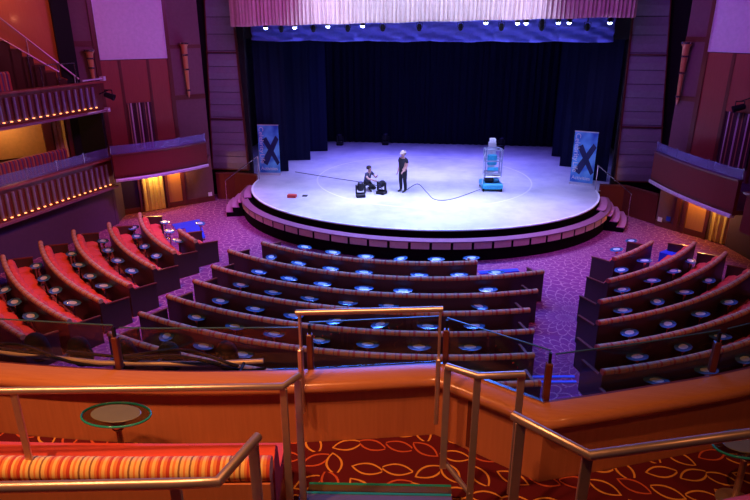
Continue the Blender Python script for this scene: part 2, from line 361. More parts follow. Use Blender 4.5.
def tag(o, label, cat, group=None):
    o['label'] = label; o['category'] = cat
    if group: o['group'] = group
    return o
def struct(o): o['kind'] = 'structure'; return o
def copy_tree(o, parent=None):
    c = o.copy(); COL.objects.link(c)
    if parent: c.parent = parent
    for ch in [x for x in KIDS.get(o.name, [])]: copy_tree(ch, c)
    return c
KIDS = {}
def note(root):
    for o in bpy.data.objects:
        if o.parent: KIDS.setdefault(o.parent.name, [])
    for o in bpy.data.objects:
        if o.parent and o not in KIDS[o.parent.name]: KIDS[o.parent.name].append(o)
ORD = ['first', 'second', 'third', 'fourth', 'fifth', 'sixth', 'seventh', 'eighth', 'ninth', 'tenth', 'eleventh', 'twelfth', 'thirteenth', 'fourteenth', 'fifteenth', 'sixteenth', 'seventeenth', 'eighteenth', 'nineteenth', 'twentieth']

# ------------------------------------------------------------------ setting: floor, ceiling, stage
C0 = (-.7, 26.0)                                  # centre of the seating arcs
def pol(r, deg): return (C0[0] + r * math.cos(R(deg)), C0[1] + r * math.sin(R(deg)))
struct(MB().box(-26, 22, -4, 40, -.2, 0).build('floor', 'carpet_petals'))
struct(MB().box(-26, 22, -4, 40, 11, 11.2).build('ceiling', 'ceiling'))
SC = (-.4, 26.4)
def ell(a, b, d0, d1, n): return [(SC[0] + a * math.cos(R(d0 + (d1 - d0) * i / n)), SC[1] + b * math.sin(R(d0 + (d1 - d0) * i / n))) for i in range(n + 1)]
stage = thing('stage', (SC[0], SC[1], 0), 'round-fronted stage with pale blue-lit floor and panelled red rim', 'stage')
MB().poly(ell(7.5, 6.25, 180, 360, 64) + [(8.4, 27.35), (9.95, 27.35), (9.95, 37.15), (-10.75, 37.15), (-10.75, 27.35), (-9.2, 27.35)], .965, 1.0).build('stage_floor', 'stage_floor', stage)
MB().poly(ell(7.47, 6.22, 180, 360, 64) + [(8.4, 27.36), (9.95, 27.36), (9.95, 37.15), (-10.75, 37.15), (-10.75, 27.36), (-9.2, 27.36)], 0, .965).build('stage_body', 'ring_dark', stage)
def epath(a, b, d0, d1, n, z):
    out = []
    for i in range(n + 1):
        t = R(d0 + (d1 - d0) * i / n); nx, ny = b * math.cos(t), a * math.sin(t); l = math.hypot(nx, ny)
        out.append((SC[0] + a * math.cos(t), SC[1] + b * math.sin(t), z, nx / l, ny / l))
    return out
MB().sweep(epath(7.5, 6.25, 178, 362, 80, 1.0), [(-.06, -.034), (.02, -.034), (.02, .012), (-.06, .012)]).build('stage_edge', 'stage_edge', stage)
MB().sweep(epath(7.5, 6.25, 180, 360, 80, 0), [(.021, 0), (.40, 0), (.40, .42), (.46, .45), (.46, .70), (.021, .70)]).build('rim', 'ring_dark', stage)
MB().sweep(epath(7.5, 6.25, 180, 360, 80, 0), [(.20, .70), (.50, .70), (.50, .74), (.20, .77)]).build('rim_ledge', 'ring_purple', stage)
npan = 34
for i in range(npan):
    d0 = 180 + 180 * i / npan; dd = 180 / npan
    MB().sweep(epath(7.5, 6.25, d0 + .35, d0 + dd - .35, 3, 0), [(.455, .46), (.475, .46), (.475, .69), (.455, .69)]).build('rim_panel', 'ring_panel', stage)
# backdrop
def gathered(path, z0, z1, amp, wl, n, wave=0):
    """curtain along a plan polyline: folds of the given amplitude and wavelength"""
    pts = []; L = [0]
    for i in range(1, len(path)): L.append(L[-1] + math.dist(path[i], path[i - 1]))
    for k in range(n + 1):
        s = L[-1] * k / n; i = max(j for j in range(len(L)) if L[j] <= s + 1e-9); i = min(i, len(path) - 2)
        t = (s - L[i]) / (L[i + 1] - L[i]); x = path[i][0] + (path[i + 1][0] - path[i][0]) * t; y = path[i][1] + (path[i + 1][1] - path[i][1]) * t
        dx, dy = path[i + 1][0] - path[i][0], path[i + 1][1] - path[i][1]; l = math.hypot(dx, dy)
        ph = s / wl * 2 * math.pi + .9 * math.sin(s * 1.7) + .5 * math.sin(s * 4.1)
        d = amp * (math.sin(ph) + .35 * math.sin(2.3 * ph))
        pts.append((x - dy / l * d, y + dx / l * d, s))
    return pts
def curtain(path, z0, z1, amp, wl, n, th=.015, zf=None):
    mb = MB(); p = gathered(path, z0, z1, amp, wl, n); vs = []; fs = []; uvs = []
    for (x, y, s) in p:
        a = zf(s) if zf else z0
        vs += [(x, y, a), (x, y, z1), (x, y + th, z1), (x, y + th, a)]
    for i in range(len(p) - 1):
        for j in range(4):
            j2 = (j + 1) % 4; fs.append((i * 4 + j, i * 4 + 4 + j, i * 4 + 4 + j2, i * 4 + j2))
            uvs.append([(p[i][2], 0), (p[i + 1][2], 0), (p[i + 1][2], 1), (p[i][2], 1)])
    e = (len(p) - 1) * 4
    fs += [(0, 1, 2, 3), (e + 3, e + 2, e + 1, e)]; uvs += [[(0, 0)] * 4] * 2
    return mb.add(vs, fs, uvs)
struct(MB().box(-11, 10.2, 37.2, 37.4, 0, 11).build('wall_back', 'black'))
struct(MB().box(-11.0, -10.8, 27.2, 37.4, 0, 11).build('wall_stage_left', 'black'))
struct(MB().box(10.0, 10.2, 27.2, 37.4, 0, 11).build('wall_stage_right', 'black'))
tag(curtain([(-8.6, 36.5), (8.2, 36.5)], 1.02, 10, .07, .42, 420).build('backdrop_curtain', 'black_curtain', smooth=60), 'black pleated curtain across the back of the stage', 'curtain')
def wing(x0, y0, x1, y1, side, order):
    o = curtain([(x0, y0), (x1, y1)], 1.02, 9.4, .012, .5, 40).build('wing_curtain', 'leg_cloth')
    return tag(o, 'tall flat black wing drape on %s stage side, %s from the audience' % (side, order), 'curtain', 'black wing drapes')
wing(-8.25, 27.9, -6.95, 28.3, 'the left', 'nearest'); wing(-7.9, 30.6, -6.5, 31.0, 'the left', 'middle'); wing(-7.2, 33.2, -6.1, 33.5, 'the left', 'farthest')
wing(6.6, 28.6, 7.85, 28.1, 'the right', 'nearest'); wing(6.25, 31.2, 7.4, 30.8, 'the right', 'middle'); wing(6.2, 33.7, 7.2, 33.4, 'the right', 'farthest')
# header behind the swag, swag and valance
struct(MB().box(-10.8, 10.0, 27.3, 27.8, 7.12, 11).build('wall_header', 'black'))
def swag():
    mb = MB(); n = 240; rows = 26; x0, x1 = -8.0, 7.15; vs = []; fs = []
    for j in range(rows + 1):
        t = j / rows
        for i in range(n + 1):
            x = x0 + (x1 - x0) * i / n; u = (x - x0) / 2.6; f = u - math.floor(u)
            sag = 4 * f * (1 - f)
            z = 8.2 - t * 1.14 + .0 * sag - .05 * sag * t
            fold = .055 * math.sin(t * 17 - (f * 2) ** 1.5 * 5 + u * .7) * (.5 + t) + .03 * math.sin(t * 31 + f * 11)
            vs.append((x, 27.2 - .14 * sag * t + fold, z))
    for j in range(rows):
        for i in range(n):
            a = j * (n + 1) + i; fs.append((a, a + 1, a + n + 2, a + n + 1))
    mb.add(vs, fs); return mb
o = swag().build('swag_border', 'blue_swag', smooth=80); o.modifiers.new('solid', 'SOLIDIFY').thickness = .02
tag(o, 'blue-lit swagged cloth border under the pleated valance', 'curtain')
def val_path():
    p = []
    for i in range(41):
        t = i / 40; x = -7.75 + 15.1 * t; p.append((x, 25.2 - 1.35 * math.sin(math.pi * t) ** .8))
    return [(-8.45, 26.2), (-8.25, 25.6)] + p + [(7.6, 26.4)]
tag(curtain(val_path(), 7.6, 10.2, .06, .17, 900, .02, zf=lambda s: 7.60 + .012 * math.sin(s * 3) + .34 * min(1, max(0, (s - .4) / 15.5)) ).build('stage_valance', 'valance', smooth=70), 'pink pleated valance arching over the front of the stage', 'valance')

# ------------------------------------------------------------------ walls
class Wall:
    def __init__(s, A, B, flip=False):
        s.A = Vector((*A, 0)); d = Vector((*B, 0)) - s.A; s.d = d.normalized(); n = Vector((s.d.y, -s.d.x, 0)); s.n = -n if flip else n
    def pt(s, u, dep, z): return s.A + s.d * u + s.n * dep + Vector((0, 0, z))
    def box(s, mb, u0, u1, z0, z1, d0, d1):
        vs = [s.pt(u, d, z) for z in (z0, z1) for d in (d0, d1) for u in (u0, u1)]
        return mb.add(vs, [(0, 2, 3, 1), (4, 5, 7, 6), (0, 1, 5, 4), (2, 6, 7, 3), (0, 4, 6, 2), (1, 3, 7, 5)])
    def rz(s): return math.atan2(s.d.y, s.d.x)
WL = Wall((-10.0, 26.3), (-12.5, 24.0), True)     # side wall, left of the stage
WR = Wall((9.26, 25.06), (10.89, 23.17))          # side wall, right of the stage
DL = Wall((-12.6, 22.3), (-14.2, 14.0), True)     # dark wall below the left balconies
DR_ = Wall((11.1, 22.7), (12.9, 13.5))
def chk(W):
    c = Vector((-.4, 20, 0)) - W.A
    if c.dot(W.n) < 0: W.n = -W.n
for W in (WL, WR, DL, DR_): chk(W)
def wb(W, name, mat, *bx, parent=None):
    mb = MB()
    for b in bx: W.box(mb, *b)
    return mb.build(name, mat, parent)
wall_l = struct(wb(WL, 'wall_left', 'fabric_wall', (0, 9.5, 0, 11, -.3, 0)))
wb(WL, 'wood_panel', 'wood_red', (1.5, 2.25, 2.2, 6.35, 0, .03), parent=wall_l)
wb(WL, 'wood_panel', 'wood_red', (2.36, 3.36, 4.66, 6.35, 0, .03), parent=wall_l)
wb(WL, 'wood_panel', 'wood_red', (3.48, 4.13, 2.2, 6.35, 0, .03), parent=wall_l)
wb(WL, 'trim', 'wood_trim', (1.33, 1.5, .0, 9.5, 0, .07), parent=wall_l)
wb(WL, 'trim', 'wood_trim', (2.25, 2.36, 2.2, 6.35, 0, .045), parent=wall_l)
wb(WL, 'trim', 'wood_trim', (3.36, 3.48, 2.2, 6.35, 0, .045), parent=wall_l)
wb(WL, 'trim', 'wood_trim', (4.13, 4.3, 0, 9.5, 0, .07), parent=wall_l)
wb(WL, 'band', 'wood_trim', (0, 1.33, 6.75, 6.9, 0, .03), (0, 1.33, 4.65, 4.85, 0, .03), (4.3, 5.0, 6.9, 7.1, 0, .03), (4.3, 5.0, 4.9, 5.05, 0, .03), parent=wall_l)
wb(WL, 'pillar_gap_shade', 'gap_shade', (5.0, 5.6, 2.7, 11, .0, .25), parent=wall_l)  # solid black slab painted as the shade of the gap
wb(WL, 'orange_lit_panel', 'orange_lit_wood', (5.6, 9.3, 4.6, 11, .0, .03), parent=wall_l)  # orange lamplight on the wall is put into the panel colour
wb(WL, 'cream_panel', 'cream_wall', (6.6, 9.4, 2.9, 4.5, .0, .04), parent=wall_l)
wb(WL, 'mullion', 'wood_trim', (5.6, 5.75, 2.7, 4.6, 0, .2), (6.3, 6.6, 2.7, 4.6, 0, .25), parent=wall_l)
wb(WL, 'dark_panel', 'wood_dark', (3.3, 4.13, .22, 2.1, 0, .03), parent=wall_l)
struct(wb(WL, 'baseboard_left', 'wood_trim', (0, 2.15, 0, .24, 0, .05), (3.3, 4.3, 0, .24, 0, .05)))
wb(WL, 'niche_panel', 'wood_niche', (1.5, 2.1, .24, 2.1, 0, .03), parent=wall_l)
wb(WL, 'door_post', 'wood_trim', (2.1, 2.2, 0, 2.1, 0, .1), (3.28, 3.36, 0, 2.1, 0, .1), parent=wall_l)
wall_r = struct(wb(WR, 'wall_right', 'fabric_wall', (0, 7.5, 0, 11, -.3, 0)))
wb(WR, 'wood_panel', 'wood_red', (.95, 1.82, 3.0, 6.75, 0, .03), parent=wall_r)
wb(WR, 'wood_panel', 'wood_red', (1.94, 3.1, 4.8, 6.75, 0, .03), parent=wall_r)
wb(WR, 'wood_panel', 'wood_red', (3.2, 4.4, 3.0, 6.75, 0, .03), parent=wall_r)
wb(WR, 'trim', 'wood_trim', (.78, .95, 0, 9.5, 0, .07), (1.82, 1.94, 2.2, 6.75, 0, .045), (3.1, 3.2, 2.2, 6.75, 0, .045), parent=wall_r)
wb(WR, 'band', 'wood_trim', (0, .78, 7.1, 7.28, 0, .03), (0, .78, 5.0, 5.18, 0, .03), parent=wall_r)
wb(WR, 'niche_panel', 'wood_niche', (1.25, 2.0, .24, 2.2, 0, .03), parent=wall_r)
wb(WR, 'door_post', 'wood_trim', (1.12, 1.25, 0, 2.2, 0, .1), (2.0, 2.12, 0, 2.2, 0, .1), parent=wall_r)
struct(wb(WR, 'baseboard_right', 'wood_trim', (0, 2.0, 0, .24, 0, .05)))
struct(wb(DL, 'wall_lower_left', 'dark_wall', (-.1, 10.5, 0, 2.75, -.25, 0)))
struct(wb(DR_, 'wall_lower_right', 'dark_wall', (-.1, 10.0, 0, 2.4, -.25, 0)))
# returns joining the doorway wall to the dark walls, and the outer shell
struct(MB().add([(-12.95, 23.6, 0), (-12.6, 22.25, 0), (-12.6, 22.25, 2.7), (-12.95, 23.6, 2.7), (-13.15, 23.6, 0), (-12.8, 22.25, 0), (-12.8, 22.25, 2.7), (-13.15, 23.6, 2.7)],
       [(0, 1, 2, 3), (7, 6, 5, 4), (0, 4, 5, 1), (3, 2, 6, 7), (0, 3, 7, 4), (1, 5, 6, 2)]).build('wall_return', 'dark_wall'))
struct(MB().box(-26, 22, -4.2, -4, 0, 11).build('wall_rear', 'dark_wall'))
# door curtains and window curtains
def wcurt(W, u0, u1, z0, z1, mat, name, label, amp=.035, wl=.2, dep=.09):
    p0 = W.pt(u0, dep, 0); p1 = W.pt(u1, dep, 0)
    return tag(curtain([(p0.x, p0.y), (p1.x, p1.y)], z0, z1, amp, wl, 70, .012).build(name, mat, smooth=60), label, 'curtain')
wcurt(WL, 2.3, 3.2, .03, 2.1, 'gold_curtain', 'door_curtain', 'golden draped curtain in the lit doorway left of stage')
wcurt(WR, 2.25, 3.3, .03, 2.15, 'gold_curtain', 'door_curtain', 'golden draped curtain in the lit doorway right of stage')
wcurt(WL, 2.38, 3.34, 2.75, 4.66, 'striped_curtain', 'window_curtain', 'striped curtain behind the left lower balcony', .03, .3)
wcurt(WR, 2.0, 3.05, 2.9, 4.8, 'striped_curtain', 'window_curtain', 'striped curtain behind the right lower balcony', .03, .3)
wcurt(WL, 5.8, 6.25, 2.75, 4.5, 'gold_curtain', 'window_curtain', 'narrow dim curtain between pillars behind plaid sofa', .03, .2)
# projection screens
def scr(W, u0, u1, z0, z1, label):
    t = thing('projection_screen', W.pt((u0 + u1) / 2, 0.05, z0), label, 'screen', 'side projection screens', 0)
    wb(W, 'screen_surface', 'screen', (u0, u1, z0, z1, .03, .07), parent=t)
    wb(W, 'screen_frame', 'white_metal', (u0 - .03, u1 + .03, z0 - .04, z0, .03, .1), (u0 - .03, u0, z0, z1, .03, .1), (u1, u1 + .03, z0, z1, .03, .1), (u0 - .03, u1 + .03, z1, z1 + .04, .03, .1), parent=t)
scr(WL, 1.52, 4.1, 6.42, 9.6, 'pale lavender projection screen high on left wall'); scr(WR, .97, 3.9, 6.82, 9.6, 'pale lavender projection screen high on right wall')
# torch sconces
def sconce(W, u, z0, z1, label):
    p = W.pt(u, .2, 0); h = z1 - z0
    t = thing('torch_sconce', (p.x, p.y, z0), label, 'wall lamp', 'torch wall sconces')
    prof = [(.015, 0), (.05, .12), (.06, .2), (.085, h * .45), (.11, h * .75), (.13, h * .92), (.19, h * .97), (.19, h), (.12, h)]
    MB().lathe(p + Vector((0, 0, z0)), prof, 16).build('torch', 'wood_niche', t, smooth=40)
    for k in (.12, .5, .76):
        r = .075 + .06 * k; MB().lathe(p + Vector((0, 0, z0 + h * k)), [(r, 0), (r + .02, .02), (r + .02, .05), (r, .07)], 16).build('ring', 'chrome', t, smooth=40)
        mb = MB(); W.box(mb, u - .02, u + .02, z0 + h * k + .01, z0 + h * k + .05, .0, .2 - r); mb.build('bracket', 'chrome', t)
    MB().lathe(p + Vector((0, 0, z0 + h * .955)), [(.15, 0), (.2, .03), (.2, .1), (.15, .1)], 16).build('bowl', 'chrome', t, smooth=40)
sconce(WL, .78, 4.75, 7.0, 'long torch-shaped wall sconce left of the stage'); sconce(WL, 4.5, 5.4, 6.75, 'torch sconce beside left screen, above upper balcony end')
sconce(WR, .18, 4.85, 7.1, 'long torch-shaped wall sconce right of the stage')
# small wall plates
def plate(W, u, z, mat, label):
    mb = MB(); W.box(mb, u - .09, u + .09, z - .09, z + .09, .05, .07); tag(mb.build('wall_plate', mat), label, 'sign')
plate(WL, .22, .34, 'paper', 'small white plate low on the wall left of the stage'); plate(WR, .2, .3, 'paper', 'small white plate low on the wall right of the stage'); plate(WR, .55, .42, 'blue_cloth', 'small blue plate low on the wall beside the white one')
# grille pillars beside the stage
def grille(xa0, xa1, xb0, xb1, y, side):
    """a=bottom x span, b=top x span"""
    t = thing('grille_pillar', ((xa0 + xa1) / 2, y, 1.35), 'tall tapering speaker-cloth pillar at the %s side of the stage' % side, 'pillar', 'grille pillars beside the stage')
    Z0, Z1 = 1.35, 9.6
    def X(z): k = (z - Z0) / (Z1 - Z0); return xa0 + (xb0 - xa0) * k, xa1 + (xb1 - xa1) * k
    zs = [Z0, 1.95, 2.5, 3.05, 3.62, 3.74, 4.3, 4.85, 5.4, 5.95, 6.5, 6.62, 7.3, 8.0, 8.8, Z1]
    mb = MB()
    for a, b in zip(zs, zs[1:]):
        l0, r0 = X(a); l1, r1 = X(b); vs = []
        for (l, r, z, ins) in ((l0, r0, a + .012, .02), ((l0 + l1) / 2, (r0 + r1) / 2, (a + b) / 2, .06), (l1, r1, b - .012, .02)):
            vs += [(l, y - ins, z), (r, y - ins, z), (r, y + .1, z), (l, y + .1, z)]
        mb.add(vs, [(0, 1, 2, 3), (11, 10, 9, 8)] + [(k * 4 + j, k * 4 + (j + 1) % 4, k * 4 + 4 + (j + 1) % 4, k * 4 + 4 + j) for k in (0, 1) for j in range(4)])
    mb.build('speaker_cloth', 'grille', t)
    mb = MB()
    for sgn in (0, 1):
        a = X(Z0)[sgn]; b = X(Z1)[sgn]; e = .022
        vs = [(a - e, y - .09, Z0), (a + e, y - .09, Z0), (a + e, y + .1, Z0), (a - e, y + .1, Z0), (b - e, y - .09, Z1), (b + e, y - .09, Z1), (b + e, y + .1, Z1), (b - e, y + .1, Z1)]
        mb.add(vs, [(0, 1, 2, 3), (7, 6, 5, 4), (0, 4, 5, 1), (1, 5, 6, 2), (2, 6, 7, 3), (3, 7, 4, 0)])
    mb.build('frame', 'wood_trim', t)
    for z in (Z0 - .03, 3.65, 6.53):
        l, r = X(z); MB().box(l - .03, r + .03, y - .11, y + .1, z, z + .045).build('crossband', 'wood_trim', t)
grille(-10.22, -8.5, -9.85, -8.72, 27.0, 'left'); grille(7.95, 9.72, 7.70, 8.98, 27.0, 'right')
struct(MB().box(-10.8, -8.35, 27.12, 27.3, 1.01, 11).build('wall_proscenium_left', 'gap_shade')); struct(MB().box(7.8, 10.2, 27.12, 27.3, 1.01, 11).build('wall_proscenium_right', 'gap_shade'))
# dado below the pillars
def dado(pts, name, label):
    p = []
    for i, (x, y) in enumerate(pts):
        j = min(i + 1, len(pts) - 1); k = max(i - 1, 0); dx, dy = pts[j][0] - pts[k][0], pts[j][1] - pts[k][1]; l = math.hypot(dx, dy); p.append((x, y, 0, dy / l, -dx / l))
    t = thing(name, (pts[0][0], pts[0][1], 0), label, 'panelling')
    MB().sweep(p, [(-.06, .0), (.06, .0), (.06, 1.2), (-.06, 1.2)]).build('panel', 'wood_fascia', t)
    MB().sweep(p, [(-.08, 1.2), (.09, 1.2), (.09, 1.26), (-.08, 1.26)]).build('cap', 'wood_trim', t)
dado([(-9.95, 26.6), (-9.1, 26.75), (-7.95, 26.5)], 'dado_panel', 'dark red wood panelling below the left grille pillar')
dado([(7.25, 26.6), (8.3, 26.6), (9.3, 25.2)], 'dado_panel', 'dark red wood panelling below the right grille pillar')
# stage steps
def steps(sgn, label, glabel):
    cx = SC[0]
    t = thing('stage_steps', (cx + sgn * 8.0, 24.9, 0), label, 'steps', 'stage steps')
    for k in range(4):
        z1 = 1.0 - .2 * (k + 1) + .02; a0, a1 = 7.52 + .27 * k, 7.79 + .27 * k + .03
        d = (-20, -2)
        pts = []
        def P(a, dd): return (cx + sgn * a * math.cos(R(dd)), SC[1] + a * .86 * math.sin(R(dd)))
        n = 8; out = [P(a1, d[0] + (d[1] - d[0]) * i / n) for i in range(n + 1)]; inn = [P(a0, d[1] + (d[0] - d[1]) * i / n) for i in range(n + 1)]
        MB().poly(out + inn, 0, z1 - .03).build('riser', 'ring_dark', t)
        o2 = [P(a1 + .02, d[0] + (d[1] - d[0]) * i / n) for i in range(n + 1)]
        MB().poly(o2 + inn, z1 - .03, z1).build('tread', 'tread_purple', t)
    h = thing('stair_handrail', (cx + sgn * 7.7, 26.0, 0), glabel, 'handrail', 'stage handrails')
    A = Vector((cx + sgn * 7.45, 26.5, 2.1)); B = Vector((cx + sgn * 8.62, 25.3, 1.22))
    MB().tube([A, B], .022, 8).build('rail', 'chrome', h)
    MB().tube([A, (A.x, A.y, 1.0)], .018, 8).build('post', 'chrome', h); MB().tube([B, (B.x, B.y, 0)], .018, 8).build('post', 'chrome', h)
steps(-1, 'four curved carpeted steps up to left end of the stage', 'slim sloping steel handrail at the left stage steps'); steps(1, 'four curved carpeted steps up to right end of the stage', 'slim sloping steel handrail at the right stage steps')

# ------------------------------------------------------------------ side balconies
def wpath(W, u0, u1, n, dep, bow=0, z=0):
    out = []
    for i in range(n + 1):
        t = i / n; p = W.pt(u0 + (u1 - u0) * t, dep + bow * 4 * t * (1 - t), z); out.append((p.x, p.y, z, W.n.x, W.n.y))
    return out
FL = Wall((-9.3, 25.2), (-12.1, 21.6)); FR = Wall((8.62, 24.5), (9.85, 19.8)); chk(FL); chk(FR)
def small_balcony(W, u0, u1, z0, z1, deckpts, label, bow, gl):
    t = thing('side_balcony', W.pt((u0 + u1) / 2, 0, z0), label, 'balcony', 'curved lower side balconies')
    pth = wpath(W, u0, u1, 16, 0, bow)
    MB().sweep(pth, [(-.12, z0), (.0, z0), (.0, z1), (-.12, z1)]).build('fascia', 'wood_fascia', t)
    MB().sweep(pth, [(-.10, z0 - .07), (.05, z0 - .07), (.07, z0), (.05, z0 + .05), (-.10, z0 + .05)]).build('lower_trim', 'white_metal', t)
    MB().sweep(pth, [(-.16, z1), (.04, z1), (.04, z1 + .05), (-.16, z1 + .05)]).build('rail', 'wood_trim', t)
    MB().poly([(p[0], p[1]) for p in pth] + deckpts, z0 + .02, z0 + .16).build('deck', 'wood_trim', t)
    g = thing('glass_guard', W.pt((u0 + u1) / 2, 0, z1 + .05), gl, 'glass guard')
    MB().sweep(pth, [(-.08, z1 + .05), (-.06, z1 + .05), (-.06, z1 + .38), (-.08, z1 + .38)]).build('pane', 'tinted_glass', g)
    for k in (0, 5, 11, 16):
        p = pth[k]; MB().tube([(p[0] - W.n.x * .1, p[1] - W.n.y * .1, z1 + .05), (p[0] - W.n.x * .1, p[1] - W.n.y * .1, z1 + .42)], .02, 8).build('post', 'chrome', g)
small_balcony(FL, .42, 4.45, 2.0, 2.95, [(-13.0, 23.5), (-10.05, 26.2)], 'curved wooden balcony over the lit left doorway', .22, 'low glass guard on the balcony over left doorway')
small_balcony(FR, 0, 4.75, 1.98, 3.1, [(11.3, 20.2), (11.2, 22.6), (9.3, 25.0)], 'curved wooden balcony over the lit right doorway', .18, 'low glass guard on the balcony over right doorway')
def fin_balcony(W, u0, u1, z0, z1, fh0, fh1, nf, sp, us, label, deckd, name):
    t = thing('fin_balcony', W.pt((u0 + u1) / 2, 0, z0), label, 'balcony', 'balconies with vertical fins')
    wb(W, 'fascia', 'wood_trim', (u0, u1, z0, z1, .02, .14), parent=t)
    wb(W, 'rail', 'wood_red', (u0 - .05, u1, z1, z1 + .07, -.05, .26), parent=t)
    wb(W, 'lower_trim', 'ring_purple', (u0 - .05, u1, z0 - .05, z0 + .03, .02, .30), parent=t)
    wb(W, 'deck', 'carpet_leaves', (u0, u1, z0 + .4, z0 + .5, -deckd, .02), parent=t)
    for i in range(nf):
        u = us + i * sp; p = W.pt(u, .18, 0)
        fo = MB().lathe(p, [(.055, fh0), (.055, fh1)], 12).build('fin', 'fin_metal', t, smooth=40)
        mb = MB(); W.box(mb, u - .035, u + .035, fh0 - .03, fh0 + .0, .235, .275); mb.build('uplight', 'bulb_warm', fo)
    return t
fin_balcony(DL, .0, 10.4, 1.62, 2.70, 1.78, 2.55, 30, .27, .35, 'lower left balcony with a row of lit vertical fins', 3.2, 'lower')
UB = Wall((-12.6, 22.3), (-14.2, 14.0)); chk(UB)
fin_balcony(UB, -.05, 10.4, 4.6, 5.62, 4.78, 5.5, 28, .29, .45, 'upper left balcony with a row of lit vertical fins', 3.0, 'upper')
wb(UB, 'wall_return_panel', 'gap_shade', (-.1, 0, 2.7, 4.5, -1.2, .0)).name = 'trim_1'; struct(bpy.data.objects['trim_1'])
# end posts and rails of the upper balcony
g = thing('guard_rail', UB.pt(.0, .1, 5.68), 'white tubular end rail at the tip of the upper left balcony', 'rail')
for z in (4.62, 5.78):
    p = UB.pt(-.1, .25, z); q = UB.pt(1.0, .32, z); MB().tube([p, q], .03, 8).build('tube', 'white_metal', g); MB().box(p.x - .08, p.x + .08, p.y - .08, p.y + .08, z - .08, z + .08).build('bracket', 'white_metal', g)
# glass guard on the lower fin balcony
g = thing('glass_guard', DL.pt(2.5, 0, 2.77), 'low bluish glass guard along the lower left fin balcony', 'glass guard')
for k in range(6):
    wb(DL, 'pane', 'tinted_glass', (.05 + 1.3 * k, 1.3 + 1.3 * k, 2.78, 3.15, .08, .1), parent=g)
    p = DL.pt(.02 + 1.3 * k, .09, 0); MB().tube([(p.x, p.y, 2.77), (p.x, p.y, 3.2)], .02, 8).build('post', 'chrome', g)
# handrail of the upper balcony
g = thing('handrail', UB.pt(2, 0, 5.7), 'thin steel rail behind the upper left balcony front', 'handrail')
for z in (6.35,): MB().tube([UB.pt(.3, -.6, z), UB.pt(1.9, -.6, z)], .02, 8).build('rail', 'chrome', g)
for u in (.3, 1.1, 1.9): MB().tube([UB.pt(u, -.6, 4.7), UB.pt(u, -.6, 6.35)], .018, 8).build('post', 'chrome', g)
# stairs climbing along the orange-lit wall
st = thing('balcony_stairs', WL.pt(6.5, .6, 4.7), 'dark stairs with orange-lit edges climbing behind the upper left balcony', 'stairs')
for k in range(9):
    u = 5.35 + k * .32; z = 5.55 + k * .27
    wb(WL, 'step', 'wood_bench', (u, u + .4, 5.12, z, .45, 1.55), parent=st)
    wb(WL, 'nosing', 'orange_lit_wood', (u - .02, u + .02, z - .03, z + .01, .45, 1.55), parent=st)  # orange colour paints the light along the step edges
h = thing('stair_handrail', WL.pt(6.5, .3, 4.7), 'long sloping brass handrail against the orange-lit stair wall', 'handrail')
MB().tube([WL.pt(5.05, .35, 5.72), WL.pt(8.0, .35, 8.6)], .03, 8).build('rail', 'steel', h)
for u in (5.2, 6.6, 8.0): MB().tube([WL.pt(u, .35, 5.11), WL.pt(u, .35, 5.72 + (u - 5.05) * .976)], .02, 8).build('post', 'steel', h)
h = thing('stair_handrail', WL.pt(6.5, 1.6, 4.7), 'near steel handrail on the open side of the left balcony stairs', 'handrail')
MB().tube([WL.pt(5.9, 1.62, 6.1), WL.pt(8.0, 1.62, 7.6)], .025, 8).build('rail', 'steel', h)
for u in (5.95, 6.8, 7.8): MB().tube([WL.pt(u, 1.62, 5.11), WL.pt(u, 1.62, 6.1 + (u - 5.9) * .714)], .02, 8).build('post', 'chrome', h)
# plaid sofas
def sofa(W, u0, u1, z, dep, label):
    t = thing('plaid_sofa', W.pt((u0 + u1) / 2, -dep, z), label, 'sofa', 'plaid sofas on the left balconies')
    pth = wpath(W, u0, u1, 10, -dep, 0, z)
    MB().sweep(pth, [(-.62, .0), (.0, .0), (.0, .42), (-.62, .42)]).build('seat', 'plaid', t)
    MB().sweep(pth, [(-.85, .0), (-.62, .0), (-.62, 1.02), (-.66, 1.1), (-.78, 1.1), (-.85, 1.02)]).build('backrest', 'plaid', t)
sofa(DL, .9, 6.5, 2.125, .45, 'long plaid sofa on the lower left balcony'); sofa(UB, 2.9, 6.6, 5.105, .3, 'plaid sofa on the upper left balcony')
def tub_chair(loc, rz, label):
    t = thing('tub_chair', loc, label, 'chair', 'tub chairs on the side balconies', rz); Mx = parent_world(t)
    MB().lathe((0, 0, 0), [(.2, .36), (.24, .40), (.24, .44), (.18, .47)], 18, mat=Mx).build('seat', 'plaid', t, smooth=50)
    mb = MB(); P = [Vector((.27 * math.cos(R(a)), .27 * math.sin(R(a)), .72 + .16 * math.sin(R(a)))) for a in range(-20, 201, 20)]
    for a, b in zip(P, P[1:]):
        A, B, Cc, D = Vector((a.x, a.y, .38)), Vector((b.x, b.y, .38)), b, a; o = .88
        q = [A, B, Cc, D]; q2 = [Vector((v.x * o, v.y * o, v.z)) for v in q]
        mb.add([Mx @ v for v in q + q2], [(0, 1, 2, 3), (7, 6, 5, 4), (0, 4, 5, 1), (1, 5, 6, 2), (2, 6, 7, 3), (3, 7, 4, 0)])
    bk = mb.build('backrest', 'wood_trim', t); MB().tube([Mx @ p for p in P], .018, 8).build('top_tube', 'chrome', bk, smooth=50)
    for a in (45, 135, 225, 315): MB().tube([Mx @ Vector((.18 * math.cos(R(a)), .18 * math.sin(R(a)), .38)), Mx @ Vector((.2 * math.cos(R(a)), .2 * math.sin(R(a)), 0))], .014, 6).build('leg', 'chrome', t)
for i, (u, dp) in enumerate(((1.1, -.25), (2.0, -.2), (3.2, -.2))):
    p = FL.pt(u, dp, 2.165); tub_chair(p, math.atan2(-FL.n.y, -FL.n.x) - math.pi / 2, 'round-backed chair on the left side balcony, %s from the stage' % ORD[i])
